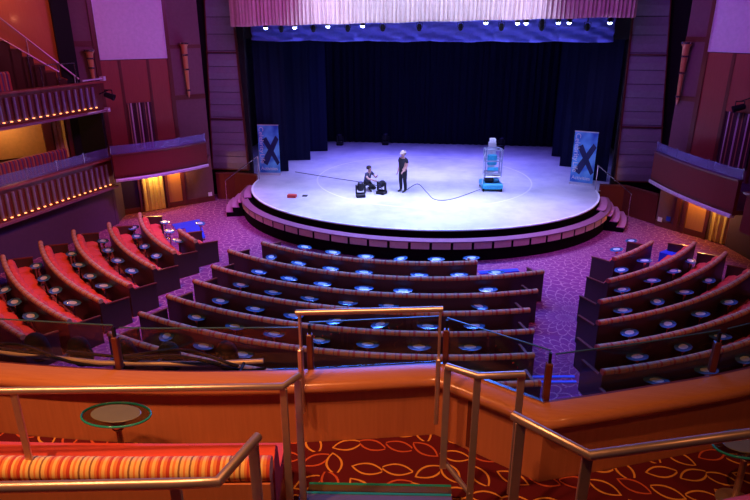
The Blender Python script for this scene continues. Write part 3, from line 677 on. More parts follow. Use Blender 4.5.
for i, (u, dp) in enumerate(((1.2, -.3), (2.8, -.3))):
    p = FR.pt(u, dp, 2.145); tub_chair(p, math.atan2(-FR.n.y, -FR.n.x) - math.pi / 2, 'round-backed chair on the right side balcony, %s from the stage' % ORD[i])
# box at the right end
t = thing('balcony_box', (10.6, 18.5, 1.6), 'dark wooden box front at the near end of right balcony', 'balcony')
mb = MB(); BX = Wall((10.05, 19.7), (11.6, 14.5)); chk(BX); BX.box(mb, 0, 6.5, 1.55, 2.75, -.15, 0); mb.build('fascia', 'wood_fascia', t)
mb = MB(); BX.box(mb, -.08, 6.5, 2.75, 2.82, -.2, .08); mb.build('rail', 'wood_trim', t)
mb = MB(); BX.box(mb, 0, 6.5, 1.56, 1.66, -1.3, -.15); mb.build('deck', 'wood_trim', t)
g = thing('glass_guard', BX.pt(.6, -.1, 2.82), 'pale glass guard on the dark box at the right', 'glass guard')
mb = MB(); BX.box(mb, .05, 2.4, 2.82, 3.2, -.1, -.08); mb.build('pane', 'tinted_glass', g)
for u in (.03, .8): p = BX.pt(u, -.09, 0); MB().tube([(p.x, p.y, 2.82), (p.x, p.y, 3.25)], .02, 8).build('post', 'chrome', g)

# ------------------------------------------------------------------ spotlights on the walls
def spotlight(loc, aimv, label, group, wallp=None):
    t = thing('theatre_spotlight', loc, label, 'spotlight', group)
    L = Vector(loc); q = Vector(aimv).to_track_quat('Z', 'Y').to_matrix().to_4x4()
    MB().lathe(L, [(.05, -.2), (.10, -.16), (.11, .1), (.13, .2), (.12, .21), (.10, .12)], 16, mat=q).build('body', 'black_metal', t, smooth=40)
    MB().box(L.x - .15, L.x - .13, L.y - .02, L.y + .02, L.z - .05, L.z + .22).box(L.x + .13, L.x + .15, L.y - .02, L.y + .02, L.z - .05, L.z + .22).box(L.x - .15, L.x + .15, L.y - .02, L.y + .02, L.z + .2, L.z + .23).build('yoke', 'black_metal', t)
    if wallp is not None: MB().tube([(L.x, L.y, L.z + .21), wallp], .02, 6).build('arm', 'black_metal', t)
    return t
spotlight((-12.15, 22.3, 5.15), (1, .2, -.4), 'black spotlight on an arm at the tip of the upper left balcony', None, tuple(UB.pt(.1, .1, 5.2)))
spotlight(tuple(WR.pt(2.55, .35, 5.0)), (-1, .2, -.4), 'black spotlight mounted on the right wall beside the curtain', None, tuple(WR.pt(2.75, .02, 5.35)))

# ------------------------------------------------------------------ lamps under the valance
def hang_lamp(x, y, z, lit, label):
    t = thing('stage_lamp', (x, y, z), label, 'stage lamp', 'lamps hanging under the valance')
    hs = MB().lathe((x, y, z), [(.05, .12), (.09, .06), (.10, -.06), (.085, -.09)], 12).build('housing', 'black_metal', t, smooth=50)
    MB().lathe((x, y, z), [(.02, -.165), (.06, -.145), (.082, -.11), (.082, -.092)], 12).build('lens', 'bulb_blue' if lit else 'black_metal', hs)
    MB().tube([(x - .12, y, z - .02), (x - .12, y, z + .16), (x + .12, y, z + .16), (x + .12, y, z - .02)], .012, 6).build('yoke', 'black_metal', t)
    MB().tube([(x, y, z + .16), (x, y, 8.46)], .02, 6).build('hanger', 'black_metal', t)
def at24(px): return 1 + (px - 461) / 610 * 24.9
lamps = [(266, 1, 7.66), (296, 1, 7.68), (330, 1, 7.72), (365, 1, 7.74), (282, 0, 7.55), (315, 0, 7.56), (350, 0, 7.57), (385, 0, 7.59), (421, 0, 7.6), (461, 0, 7.62), (500, 0, 7.62), (538, 0, 7.62), (580, 0, 7.62), (485, 1, 7.86), (515, 1, 7.84), (523, 1, 7.84), (538, 1, 7.78), (553, 1, 7.86), (563, 1, 7.86), (600, 1, 7.86)]
lamps.sort()
for i, (px, lit, z) in enumerate(lamps):
    hang_lamp(at24(px), 25.95, z, lit, '%s stage lamp under the valance, %s from the left' % ('glowing blue-white' if lit else 'dark unlit', ORD[i]))
bar = thing('lighting_bar', (-.4, 25.98, 8.4), 'black lighting bar behind the pleated valance', 'lighting bar')
MB().tube([(-7.7, 25.95, 8.42), (7.3, 25.95, 8.42)], .03, 8).build('pipe', 'black_metal', bar); [MB().tube([(x, 25.95, 8.42), (x, 25.95, 11)], .015, 6).build('hanger', 'black_metal', bar) for x in (-6, 0, 6)]

# ------------------------------------------------------------------ banquette rows
def apath(r, d0, d1, n, z=0):
    return [(*pol(r, d0 + (d1 - d0) * i / n), z, math.cos(R(d0 + (d1 - d0) * i / n)), math.sin(R(d0 + (d1 - d0) * i / n))) for i in range(n + 1)]
def bench(r, d0, d1, label, group, many):
    L = r * R(d1 - d0); n = max(6, int(L / .35)); mid = pol(r, (d0 + d1) / 2)
    t = thing('banquette', (mid[0], mid[1], 0), label, 'banquette', group)
    e = math.degrees(.03 / r)
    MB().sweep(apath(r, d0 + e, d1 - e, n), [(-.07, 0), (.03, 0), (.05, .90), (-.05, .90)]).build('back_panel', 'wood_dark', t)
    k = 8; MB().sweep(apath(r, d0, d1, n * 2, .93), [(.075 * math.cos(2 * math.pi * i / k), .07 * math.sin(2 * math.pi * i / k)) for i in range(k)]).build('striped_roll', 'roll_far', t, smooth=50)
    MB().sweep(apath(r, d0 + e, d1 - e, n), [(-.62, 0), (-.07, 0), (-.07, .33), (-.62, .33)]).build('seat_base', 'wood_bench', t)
    seatp = [(-.68, .33), (-.08, .33), (-.08, .47), (-.58, .50), (-.66, .47), (-.70, .42)]
    backp = [(-.34, .48), (-.055, .48), (-.055, .80), (-.12, .86), (-.22, .85), (-.28, .78)]
    m = max(1, round(L / .58)) if many else 1; da = (d1 - d0 - 2.4 * e) / m
    for i in range(m):
        a = d0 + 1.2 * e + da * i; g = math.degrees(.008 / r); ns = 5 if many else n
        sc = [(1, 1, 0, 0)] * (ns + 1); sb = list(sc)
        if many: sb[0] = sb[-1] = (.78, .62, -.012, .19); sb[1] = sb[-2] = (.97, .97, 0, .015); sc[0] = sc[-1] = (.90, .97, -.0, .01)
        MB().sweep(apath(r, a + g, a + da - g, ns), seatp, scale=sc).build('seat_cushion', 'red_cloth', t, smooth=40)
        MB().sweep(apath(r, a + g * 7, a + da - g * 7, ns), backp, scale=sb).build('back_cushion', 'red_cloth', t, smooth=40)
    for a0, a1 in ((d0, d0 + 2 * e), (d1 - 2 * e, d1)):
        MB().sweep(apath(r, a0, a1, 1), [(-.78, 0), (.04, 0), (.04, .88), (-.08, .88), (-.12, .78), (-.78, .74)]).build('end_panel', 'wood_dark', t)
        MB().sweep(apath(r, a0 - .2 * e, a1 + .2 * e, 1), [(-.80, .74), (-.12, .78), (-.12, .81), (-.80, .77)]).build('armrest', 'wood_trim', t)
    return t
rowsC = [(8.88, -120.2, -73.5), (10.05, -121.8, -63.9), (11.22, -118.3, -68.7), (12.27, -116.1, -72.2), (13.35, -115.2, -73.8), (14.42, -114.2, -75.5), (15.5, -113.2, -76.5)]
rowsL = [(11.3, -153.3, -128.0), (12.38, -148.9, -124.4), (13.54, -147.2, -121.1), (14.56, -143.9, -119.9), (15.65, -140.6, -118.2), (16.7, -138, -118.5)]
rowsR = [(10.2, -49, -35.4), (11.3, -57.2, -31.0), (12.3, -62.9, -33), (13.3, -66.5, -35.5), (14.35, -69.5, -39), (15.3, -71.2, -41), (16.4, -72, -44)]
for nm, rows, many in (('centre', rowsC, False), ('left', rowsL, True), ('right', rowsR, True)):
    for i, (r, a, b) in enumerate(rows):
        bench(r, a, b, 'long curved dark banquette with striped roll, %s row of the %s block' % (ORD[i], nm), 'banquette rows', many)
bench(10.3, -138.9, -130.6, 'short banquette by the blue mat, in front of the left block', None, True)
# ------------------------------------------------------------------ glass tables
def make_table(sx=.275, sy=.175, h=.68):
    t = thing('glass_table', (0, 0, 0), '', 'table', 'small oval glass tables between the rows')
    MB().lathe((0, 0, 0), [(.12, 0), (.12, .015), (.03, .03), (.022, .05), (.022, h - .16), (.05, h - .14), (.065, h - .10), (.05, h - .05), (.06, h - .02)], 14).build('stem', 'chrome', t, smooth=40)
    gt = MB().lathe((0, 0, 0), [(.94, h - .02), (1, h - .012), (1, h - .004), (.96, h)], 24, sx, sy).build('glass_top', 'table_glass', t, smooth=50)
    MB().lathe((0, 0, 0), [(.52, h), (.48, h + .003)], 24, sx, sy).build('frosted_oval', 'frosted_glint', gt)  # frosted centre made pale so it reads as a painted highlight
    return t
proto = make_table(); note(proto)
tC = [(7.85, [-113.8, -105.7, -97.3, -89, -80.7, -72.3]), (9.15, [-116, -109.2, -102.1, -95.4, -84.9, -77.4, -70.2]), (10.32, [-112.9, -106.8, -100.7, -93.8, -87.6, -74.2]), (11.34, [-111.9, -106.2, -100.5, -94.9, -89.3, -77.2]), (12.45, [-110.8, -105.5, -100.3, -95, -89.8, -84.3, -79]), (13.5, [-110.2, -105.1, -100.4, -95.5, -90.5, -85.4, -80.4]), (14.6, [-109.9, -105.5, -101.4, -90.4, -81])]
tL = [(9.25, [-146.2]), (10.45, [-150.4, -143.7, -137.1]), (11.57, [-148.9, -143.6, -137.5, -131.9]), (12.68, [-143.8, -138.9, -133.6, -128.4]), (13.75, [-140.2, -135.2, -130.3, -126.1]), (14.84, [-138, -133.2, -128.7, -124.1]), (15.9, [-132.4, -128.5, -124.1])]
tR = [(9.4, [-40.1, -32.9]), (10.5, [-48.9, -41.8]), (11.5, [-55.2, -48.7, -42.7, -36.4]), (12.5, [-60, -54.2, -48.7, -42.4]), (13.55, [-63.2, -58, -52.8, -47.1]), (14.55, [-65.7, -60.5, -55.6]), (15.5, [-66.7, -61.8, -57.4])]
first = True
for nm, T, off in (('centre', tC, 0), ('left', tL, -1), ('right', tR, 0)):
    for i, (r, angs) in enumerate(T):
        for j, a in enumerate(sorted(angs)):
            o = proto if first else copy_tree(proto); first = False
            x, y = pol(r, a); o.location = (x, y, 0)
            tw = random.choice([0, 0, 0, .1, -.12, .9, -.9]) if nm == 'centre' else random.uniform(-.5, .5)
            o.rotation_euler = (0, 0, R(a) + math.pi / 2 + tw)
            row = 'before the short bench near left block' if i + off < 0 else 'before the %s row of the %s block' % (ORD[i + off], nm)
            o['label'] = 'small oval glass table %s%s' % (row, '' if len(angs) == 1 else ', %s from the left' % ORD[j])
# blue cloths and aisle strips
def flat(name, pts, z0, z1, mat, label, cat): return tag(MB().poly(pts, z0, z1).build(name, mat), label, cat)
flat('blue_mat', [(-10.35, 22.5), (-9.5, 23.3), (-8.35, 21.1), (-8.8, 20.6), (-9.6, 22.1), (-9.9, 21.9)], 0.001, .03, 'blue_cloth', 'bright blue cloth lying on the carpet beyond the short bench', 'cloth')
flat('blue_cloth', [(2.0, 18.8), (3.3, 19.2), (3.25, 19.42), (1.95, 19.02)], .001, .03, 'blue_cloth', 'bright blue strip on the floor right of the front row', 'cloth')
flat('blue_cover', [(8.0, 20.35), (8.75, 21.1), (8.95, 20.6), (8.35, 20.0)], .001, .5, 'blue_cloth', 'blue cloth-covered block beyond the second row of right block', 'cover')
for k in range(2): flat('aisle_strip', [(2.95, 12.6 - .22 * k), (4.0, 12.75 - .22 * k), (4.0, 12.82 - .22 * k), (2.95, 12.67 - .22 * k)], .001, .03, 'led_blue', 'dim blue floor strip across the right aisle, %s of the pair' % ('farther' if k == 0 else 'nearer'), 'floor light')

# ------------------------------------------------------------------ things on the stage
def banner(x, y, rz, label):
    t = thing('roll_up_banner', (x, y, 1.0), label, 'banner', 'roll-up banners', rz)
    Mx = parent_world(t)
    Mx = Mx @ Matrix.Diagonal((1.02, 1, 1.08, 1))
    def B(mb, *a): mb.box(*a, mat=Mx); return mb
    B(MB(), -.48, .48, -.01, .01, .1, 2.15).build('panel', 'banner_blue', t)
    B(MB(), -.5, .5, -.09, .09, 0, .1).build('base', 'aluminium', t); B(MB(), -.49, .49, -.02, .02, 2.15, 2.19).build('top_bar', 'aluminium', t)
    MB().tube([Mx @ Vector((0, .04, .1)), Mx @ Vector((0, .04, 2.15))], .012, 6).build('pole', 'aluminium', t)
    def band(p, q, wd):
        d = Vector((q[0] - p[0], q[1] - p[1])); d.normalize(); nn = Vector((-d.y, d.x)) * wd
        vs = []
        for yy in (-.0135, -.0105):
            for (a, s) in ((p, 1), (p, -1), (q, -1), (q, 1)): vs.append(Mx @ Vector((min(.475, max(-.475, a[0] + nn.x * s)), yy, a[1] + nn.y * s)))
        return vs, [(0, 1, 2, 3), (7, 6, 5, 4), (0, 4, 5, 1), (1, 5, 6, 2), (2, 6, 7, 3), (3, 7, 4, 0)]
    mb = MB(); mb.add(*band((-.24, .5), (.46, 1.65), .15)); mb.add(*band((.46, .5), (-.2, 1.6), .12)); mb.build('cross_emblem', 'banner_navy', t)
    def text(s, size, loc, rot, nm):
        c = bpy.data.curves.new(nm, 'FONT'); c.body = s; c.size = size; c.extrude = .001; c.align_x = 'LEFT'
        tmp = bpy.data.objects.new(nm, c); COL.objects.link(tmp); dg = bpy.context.evaluated_depsgraph_get()
        me = bpy.data.meshes.new_from_object(tmp.evaluated_get(dg)); bpy.data.objects.remove(tmp)
        me.transform(Matrix.Translation(loc) @ Matrix.Rotation(R(90), 4, 'X') @ Matrix.Rotation(rot, 4, 'Z'))
        me.transform(Matrix.Diagonal((1.02, 1, 1.08, 1))); me.materials.clear(); me.materials.append(M['banner_white']); o = bpy.data.objects.new(nm, me); COL.objects.link(o); o.parent = t
    text('Celebrity', .30, (-.42, -.016, 2.1), R(-90), 'lettering'); text('Life', .30, (-.42, -.016, .93), R(-90), 'lettering'); text('Activities', .21, (-.42, -.016, .22), 0, 'lettering')
banner(-7.62, 27.5, R(2), 'blue roll-up banner with white lettering and dark X, left of stage')
banner(6.62, 27.45, R(-22), 'blue roll-up banner with white lettering and dark X, right of stage')
def moving_head(x, y, rz, tilt, label):
    t = thing('moving_head_light', (x, y, 1.0), label, 'stage light', 'moving head stage lights', rz); Mx = parent_world(t)
    MB().rbox(-.19, .19, -.17, .17, .0, .14, .02, Mx).build('base', 'black_metal', t)
    MB().rbox(-.21, -.15, -.06, .06, .17, .52, .015, Mx).rbox(.15, .21, -.06, .06, .17, .52, .015, Mx).rbox(-.21, .21, -.06, .06, .14, .19, .015, Mx).build('yoke', 'black_metal', t)
    q = Mx @ Matrix.Translation((0, 0, .43)) @ Matrix.Rotation(tilt, 4, 'X')
    hd = MB().lathe((0, 0, 0), [(.05, -.17), (.12, -.14), (.145, -.05), (.145, .06), (.11, .16), (.12, .2)], 18, mat=q).build('head', 'black_metal', t, smooth=40)
    MB().lathe((0, 0, 0), [(.09, .2), (.085, .212)], 18, mat=q).build('lens', 'tinted_glass', hd)
moving_head(-2.78, 24.15, .3, .2, 'black moving head light in front of the kneeling man'); moving_head(-1.98, 24.75, -.4, 1.7, 'black moving head light tipped over at kneeling man\'s hands')
moving_head(-3.1, 35.9, 0, .2, 'moving head light at the foot of backdrop, centre left'); moving_head(-5.75, 35.4, 0, .2, 'moving head light at the foot of backdrop, far left'); moving_head(3.6, 35.4, 0, .2, 'moving head light at the foot of backdrop, behind the lift')
def lift(x, y, rz):
    t = thing('personnel_lift', (x, y, 1.0), 'blue and silver wheeled personnel lift on the stage', 'lift', None, rz); Mx = parent_world(t)
    MB().rbox(-.44, .44, -.55, .5, .1, .34, .04, Mx).build('chassis', 'cyan_paint', t)
    for sx in (-.38, .38):
        for sy in (-.48, .42):
            MB().lathe((0, 0, 0), [(.07, -.03), (.09, -.02), (.09, .02), (.07, .03)], 14, mat=Mx @ Matrix.Translation((sx, sy, .09)) @ Matrix.Rotation(R(90), 4, 'Y')).build('wheel', 'rubber', t, smooth=40)
    MB().rbox(-.16, .16, .12, .34, .34, 2.0, .02, Mx).build('mast', 'aluminium', t)
    MB().rbox(-.2, .2, -.05, .12, 1.05, 1.5, .03, Mx).build('motor_box', 'cyan_paint', t); MB().rbox(-.3, .05, -.3, .05, .34, .6, .03, Mx).build('battery_box', 'black_metal', t); MB().rbox(.08, .3, -.3, -.05, .34, .52, .03, Mx).build('battery_box', 'cyan_paint', t)
    g = MB(); V = lambda a, b, c: Mx @ Vector((a, b, c))
    for z in (.78, 1.3, 1.78): g.tube([V(-.34, -.42, z), V(.34, -.42, z), V(.34, .1, z), V(-.34, .1, z), V(-.34, -.42, z)], .03, 8)
    for a, b in ((-.34, -.42), (.34, -.42), (.34, .1), (-.34, .1)): g.tube([V(a, b, .64), V(a, b, 1.78)], .03, 8)
    g.build('cage', 'cage_metal', t); MB().rbox(-.36, .36, -.44, .12, .6, .66, .015, Mx).build('platform', 'aluminium', t)
    MB().rbox(-.12, .12, .02, .3, 2.0, 2.16, .02, Mx).build('mast_head', 'banner_white', t); MB().rbox(-.26, .2, -.44, -.40, .9, 1.05, .01, Mx).build('control_panel', 'cyan_paint', t)
    MB().tube([V(-.43, -.4, .3), V(-.43, -.4, 1.5), V(-.3, -.2, 1.7)], .02, 8).build('push_handle', 'aluminium', t)
lift(2.6, 26.2, .12)
flat('red_tool_box', [(-5.75, 23.6), (-5.4, 23.6), (-5.4, 23.85), (-5.75, 23.85)], 1.0, 1.12, 'red_plastic', 'small red box on the left of the stage floor', 'box')
flat('white_paper', [(-5.2, 23.9), (-5.0, 23.9), (-5.0, 24.1), (-5.2, 24.1)], 1.0, 1.03, 'black', 'small dark pad beside the red box on the stage', 'pad').name = 'dark_pad'
def cable(pts, z, label, name='floor_cable', r=.014, mat='black'):
    P = [Vector((*p, z)) for p in pts]; out = []
    for i in range(len(P) - 1):
        a, b, c, d = P[max(i - 1, 0)], P[i], P[i + 1], P[min(i + 2, len(P) - 1)]
        for k in range(8):
            t = k / 8; out.append(.5 * ((2 * b) + (-a + c) * t + (2 * a - 5 * b + 4 * c - d) * t * t + (-a + 3 * b - 3 * c + d) * t ** 3))
    out.append(P[-1]); return tag(MB().tube(out, r, 6).build(name, mat, smooth=60), label, 'cable')
cable([(-6.6, 28.2), (-4.5, 27.2), (-2.6, 26.3), (-1.9, 25.2)], 1.014, 'thin dark cable crossing the stage to the kneeling man')
cable([(-1.1, 25.0), (-.6, 26.6), (-.1, 25.2), (.3, 24.1), (1.0, 24.3), (2.15, 26.0)], 1.014, 'thin dark cable curling over the stage to the lift')

# ------------------------------------------------------------------ people
def person(loc, rz, J, E, mats, label, extras):
    """J: joint -> (xyz, radius); E: list of (a, b, material index)"""
    t = thing('person', loc, label, 'person', None, rz)
    names = list(J); idx = {n: i for i, n in enumerate(names)}
    me = bpy.data.meshes.new('body'); me.from_pydata([J[n][0] for n in names], [(idx[a], idx[b]) for a, b, _ in E], [])
    o = bpy.data.objects.new('body', me); COL.objects.link(o)
    sk = o.modifiers.new('skin', 'SKIN'); sk.use_smooth_shade = True
    if not me.skin_vertices:
        import bmesh
        bm = bmesh.new(); bm.from_mesh(me); bm.verts.layers.skin.verify(); bm.to_mesh(me); bm.free()
    for n in names:
        r = J[n][1]; r = (r, r) if not isinstance(r, tuple) else r
        me.skin_vertices[0].data[idx[n]].radius = r; me.skin_vertices[0].data[idx[n]].use_root = (n == 'pelvis')
    o.modifiers.new('sub', 'SUBSURF').levels = 1; o.modifiers['sub'].render_levels = 1
    dg = bpy.context.evaluated_depsgraph_get(); m2 = bpy.data.meshes.new_from_object(o.evaluated_get(dg)); bpy.data.objects.remove(o)
    m2.materials.clear()
    for m in mats: m2.materials.append(M[m])
    segs = [(Vector(J[a][0]), Vector(J[b][0]), k) for a, b, k in E]
    for p in m2.polygons:
        c = p.center; best = None
        for a, b, k in segs:
            d = b - a; u = max(0, min(1, (c - a).dot(d) / d.length_squared)); q = (c - (a + d * u)).length
            if best is None or q < best[0]: best = (q, k)
        p.material_index = best[1]; p.use_smooth = True
    o = bpy.data.objects.new('body', m2); COL.objects.link(o); o.parent = t
    Mx = parent_world(t)
    for fn in extras: fn(t, Mx)
    return t
def hand(J, E, w, tip_dir, side_dir, pre):
    """palm and five bent fingers grown from the wrist"""
    W = Vector(J[w][0]); T = Vector(tip_dir).normalized(); Sd = Vector(side_dir).normalized(); dn = T.cross(Sd)
    J[pre + 'palm'] = (tuple(W + T * .07), (.034, .02)); E.append((w, pre + 'palm', 0))
    for i, (off, ln) in enumerate(((-.03, .075), (-.01, .085), (.011, .08), (.03, .062))):
        a = W + T * .095 + Sd * off; b = a + T * ln * .55 + dn * .008; c = b + T * ln * .4 + dn * .025
        for nme, p in (('a', a), ('b', b), ('c', c)): J[pre + str(i) + nme] = (tuple(p), .009)
        E += [(pre + 'palm', pre + str(i) + 'a', 0), (pre + str(i) + 'a', pre + str(i) + 'b', 0), (pre + str(i) + 'b', pre + str(i) + 'c', 0)]
    a = W + T * .04 - Sd * .035; b = a + T * .035 - Sd * .02; J[pre + 'ta'] = (tuple(a), .011); J[pre + 'tb'] = (tuple(b), .009)
    E += [(w, pre + 'ta', 0), (pre + 'ta', pre + 'tb', 0)]
def headset(J, E, base, fwd):
    """neck and head with nose and ears above the chest joint"""
    b = Vector(base); f = Vector(fwd).normalized(); s = Vector((-f.y, f.x, 0)); u = Vector((0, 0, 1))
    J['neck'] = (tuple(b + u * .12), .055); J['jaw'] = (tuple(b + u * .19 + f * .03), .07); J['skull'] = (tuple(b + u * .27 + f * .02), (.085, .095)); J['crown'] = (tuple(b + u * .335 + f * .005), .06)
    J['nose'] = (tuple(b + u * .235 + f * .125), .012); E += [('chest', 'neck', 0), ('neck', 'jaw', 0), ('jaw', 'skull', 0), ('skull', 'crown', 0), ('skull', 'nose', 0)]
    for q, sg in (('earl', 1), ('earr', -1)): J[q] = (tuple(b + u * .24 + s * sg * .095), .013); E.append(('skull', q, 0))
def face_parts(base, fwd, capmat, hat):
    b = Vector(base); f = Vector(fwd).normalized(); s = Vector((-f.y, f.x, 0)); u = Vector((0, 0, 1))
    def fn(t, Mx):
        for sg in (1, -1): MB().lathe(Mx @ (b + u * .262 + f * .098 + s * sg * .033), [(.001, -.010), (.009, -.005), (.011, 0), (.009, .005), (.001, .010)], 8).build('eye', 'black', t, smooth=60)
        MB().lathe(Mx @ (b + u * .19 + f * .098), [(.001, -.006), (.02, -.003), (.02, .003), (.001, .006)], 8).build('mouth', 'red_cloth', t, smooth=60)
        if hat:
            mb = MB().lathe(Mx @ (b + u * .285 + f * .005), [(.112, 0), (.115, .03), (.10, .075), (.06, .105), (.005, .115)], 18)
            mb.lathe(Mx @ (b + u * .285 + f * .11), [(.085, 0), (.09, .006), (.085, .012)], 14); mb.build('cap', capmat, t, smooth=50)
            MB().lathe(Mx @ (b + u * .23 - f * .03), [(.09, 0), (.1, .03), (.1, .06)], 14).build('hair', 'hair', t, smooth=50)
        else:
            MB().lathe(Mx @ (b + u * .26 - f * .015), [(.102, -.03), (.112, .02), (.105, .07), (.07, .11), (.005, .122)], 18).build('hair', 'hair', t, smooth=50)
    return fn
# standing man
J = {'pelvis': ((0, 0, .95), (.18, .15)), 'waist': ((.01, 0, 1.1), (.17, .145)), 'chest': ((0, 0, 1.36), (.19, .155))}
E = [('pelvis', 'waist', 1), ('waist', 'chest', 1)]
headset(J, E, (0, 0, 1.38), (1, 0, 0))
for q, sg in (('l', 1), ('r', -1)):
    el = (.02, .25 * sg, 1.13) if sg > 0 else (-.03, -.25, 1.13); wr = (.16, .2 * sg, .98) if sg > 0 else (.06, -.25, .88)
    J.update({'sh' + q: ((0, .19 * sg, 1.42), .078), 'ua' + q: ((0, .24 * sg, 1.28), .068), 'el' + q: (el, .044), 'wr' + q: (wr, .03), 'hip' + q: ((0, .10 * sg, .9), .12), 'th' + q: ((.01, .12 * sg, .7), .102), 'kn' + q: ((.02, .135 * sg, .5), .082), 'cf' + q: ((-.01, .14 * sg, .32), .075), 'an' + q: ((-.02, .14 * sg, .1), .06), 'ba' + q: ((.08, .125 * sg, .045), .042), 'to' + q: ((.17, .14 * sg, .038), .034)})
    E += [('chest', 'sh' + q, 1), ('sh' + q, 'ua' + q, 1), ('ua' + q, 'el' + q, 0), ('el' + q, 'wr' + q, 0), ('pelvis', 'hip' + q, 2), ('hip' + q, 'th' + q, 2), ('th' + q, 'kn' + q, 2), ('kn' + q, 'cf' + q, 2), ('cf' + q, 'an' + q, 2), ('an' + q, 'ba' + q, 3), ('ba' + q, 'to' + q, 3)]
    hand(J, E, 'wr' + q, Vector(wr) - Vector(el), (1, 0, 0) if sg < 0 else (0, -1, 0), 'h' + q)
person((-1.12, 25.2, 1.0), R(228), J, E, ['skin', 'tshirt', 'trousers', 'shoe'], 'person standing on stage in pale cap, black T-shirt and dark trousers', [face_parts((0, 0, 1.38), (1, 0, 0), 'cap', True)])
# kneeling man
J = {'pelvis': ((-.05, 0, .3), (.15, .13)), 'waist': ((.0, 0, .46), (.14, .12)), 'chest': ((.1, 0, .68), (.16, .125))}
E = [('pelvis', 'waist', 1), ('waist', 'chest', 1)]
headset(J, E, (.12, 0, .70), (1, 0, 0))
for q, sg in (('l', 1), ('r', -1)):
    el = (.30, .22 * sg, .56) if sg > 0 else (.30, -.24, .58); wr = (.48, .10 * sg, .66) if sg > 0 else (.50, -.12, .52)
    kn = (.38, .16 * sg, .10) if sg > 0 else (.36, -.16, .40); an = (.0, .16, .06) if sg > 0 else (.30, -.17, .09)
    toe = (-.12, .16, .05) if sg > 0 else (.46, -.18, .04)
    J.update({'sh' + q: ((.1, .18 * sg, .75), .066), 'ua' + q: ((.18, .22 * sg, .65), .054), 'el' + q: (el, .044), 'wr' + q: (wr, .03), 'hip' + q: ((.0, .1 * sg, .27), .1), 'kn' + q: (kn, .065), 'an' + q: (an, .045), 'to' + q: (toe, .036)})
    E += [('chest', 'sh' + q, 1), ('sh' + q, 'ua' + q, 1), ('ua' + q, 'el' + q, 0), ('el' + q, 'wr' + q, 0), ('pelvis', 'hip' + q, 2), ('hip' + q, 'kn' + q, 2), ('kn' + q, 'an' + q, 2), ('an' + q, 'to' + q, 3)]
    hand(J, E, 'wr' + q, Vector(wr) - Vector(el), (0, 0, 1), 'h' + q)
person((-2.68, 25.35, 1.0), R(-35), J, E, ['skin', 'grey_shirt', 'trousers', 'shoe'], 'person kneeling on stage in dark blue T-shirt, working on a light', [face_parts((.12, 0, .70), (1, 0, 0), 'cap', False)])

# ------------------------------------------------------------------ the near balcony
outer = [(-6.5, 5.25), (-5, 4.92), (-3.4, 4.80), (-1.85, 4.84), (-.4, 5.05), (.95, 5.36)]
def offs(pts):
    out = []
    for i, (x, y) in enumerate(pts):
        ns = []
        for a, b in ((i - 1, i), (i, i + 1)):
            if 0 <= a and b < len(pts):
                dx, dy = pts[b][0] - pts[a][0], pts[b][1] - pts[a][1]; l = math.hypot(dx, dy); ns.append((dy / l, -dx / l))
        nx = sum(n[0] for n in ns) / len(ns); ny = sum(n[1] for n in ns) / len(ns); k = (nx * ns[0][0] + ny * ns[0][1]); l2 = nx * nx + ny * ny
        out.append((x, y, 0, nx / l2, ny / l2))
    return out
full = outer + [(1.9, 4.80), (2.8, 5.15), (3.97, 5.66), (5.6, 6.6), (7.0, 7.6)]
def smooth_pts(p, keep):
    out = []
    for i in range(len(p) - 1):
        a, b, c, d = p[max(i - 1, 0)], p[i], p[i + 1], p[min(i + 2, len(p) - 1)]
        if i in keep: a = b; 
        if i + 1 in keep: d = c
        for k in range(4):
            t = k / 4; out.append(tuple(.5 * ((2 * b[j]) + (-a[j] + c[j]) * t + (2 * a[j] - 5 * b[j] + 4 * c[j] - d[j]) * t * t + (-a[j] + 3 * b[j] - 3 * c[j] + d[j]) * t ** 3) for j in (0, 1)))
    return out + [p[-1]]
full_s = smooth_pts(outer, ()) [:-1] + [(.95, 5.36)] + [(1.9, 4.80)] + smooth_pts([(1.9, 4.80), (2.8, 5.15), (3.97, 5.66), (5.6, 6.6), (7.0, 7.6)], ())[1:]
PP = offs(full_s)
par = thing('parapet', (0, 4.9, 3.4), 'warm wooden parapet of the near balcony with rounded orange top rail', 'parapet')
MB().sweep(PP, [(.04, 3.4), (.15, 3.4), (.15, 4.42), (.04, 4.42)]).build('panel', 'wood_warm', par)
MB().sweep(PP, [(.0, 4.42), (.17, 4.38), (.225, 4.40), (.25, 4.44), (.24, 4.49), (.20, 4.515), (.06, 4.525), (.0, 4.525)]).build('top_rail', 'wood_rail', par, smooth=50)
MB().sweep(PP, [(-.06, 4.42), (-.002, 4.42), (-.002, 4.50), (-.06, 4.50)]).build('outer_ledge', 'wood_trim', par)
MB().sweep(offs([(.97, 5.35), (1.9, 4.80)]), [(-.012, 4.524), (.026, 4.524), (.026, 4.545), (-.012, 4.545)]).build('glass_channel', 'chrome', par)
MB().sweep(PP, [(-.06, 3.0), (.02, 3.0), (.02, 4.42), (-.06, 4.42)]).build('outer_face', 'wood_fascia', par)
for (x, y) in ((1.27, 5.02), (1.6, 4.83)):
    MB().box(x - .03, x + .03, y - .01, y + .03, 3.82, 4.38, Matrix.Translation((x, y, 0)) @ Matrix.Rotation(R(-30.5), 4, 'Z') @ Matrix.Translation((-x, -y - .01, 0))).build('seam', 'wood_trim', par)
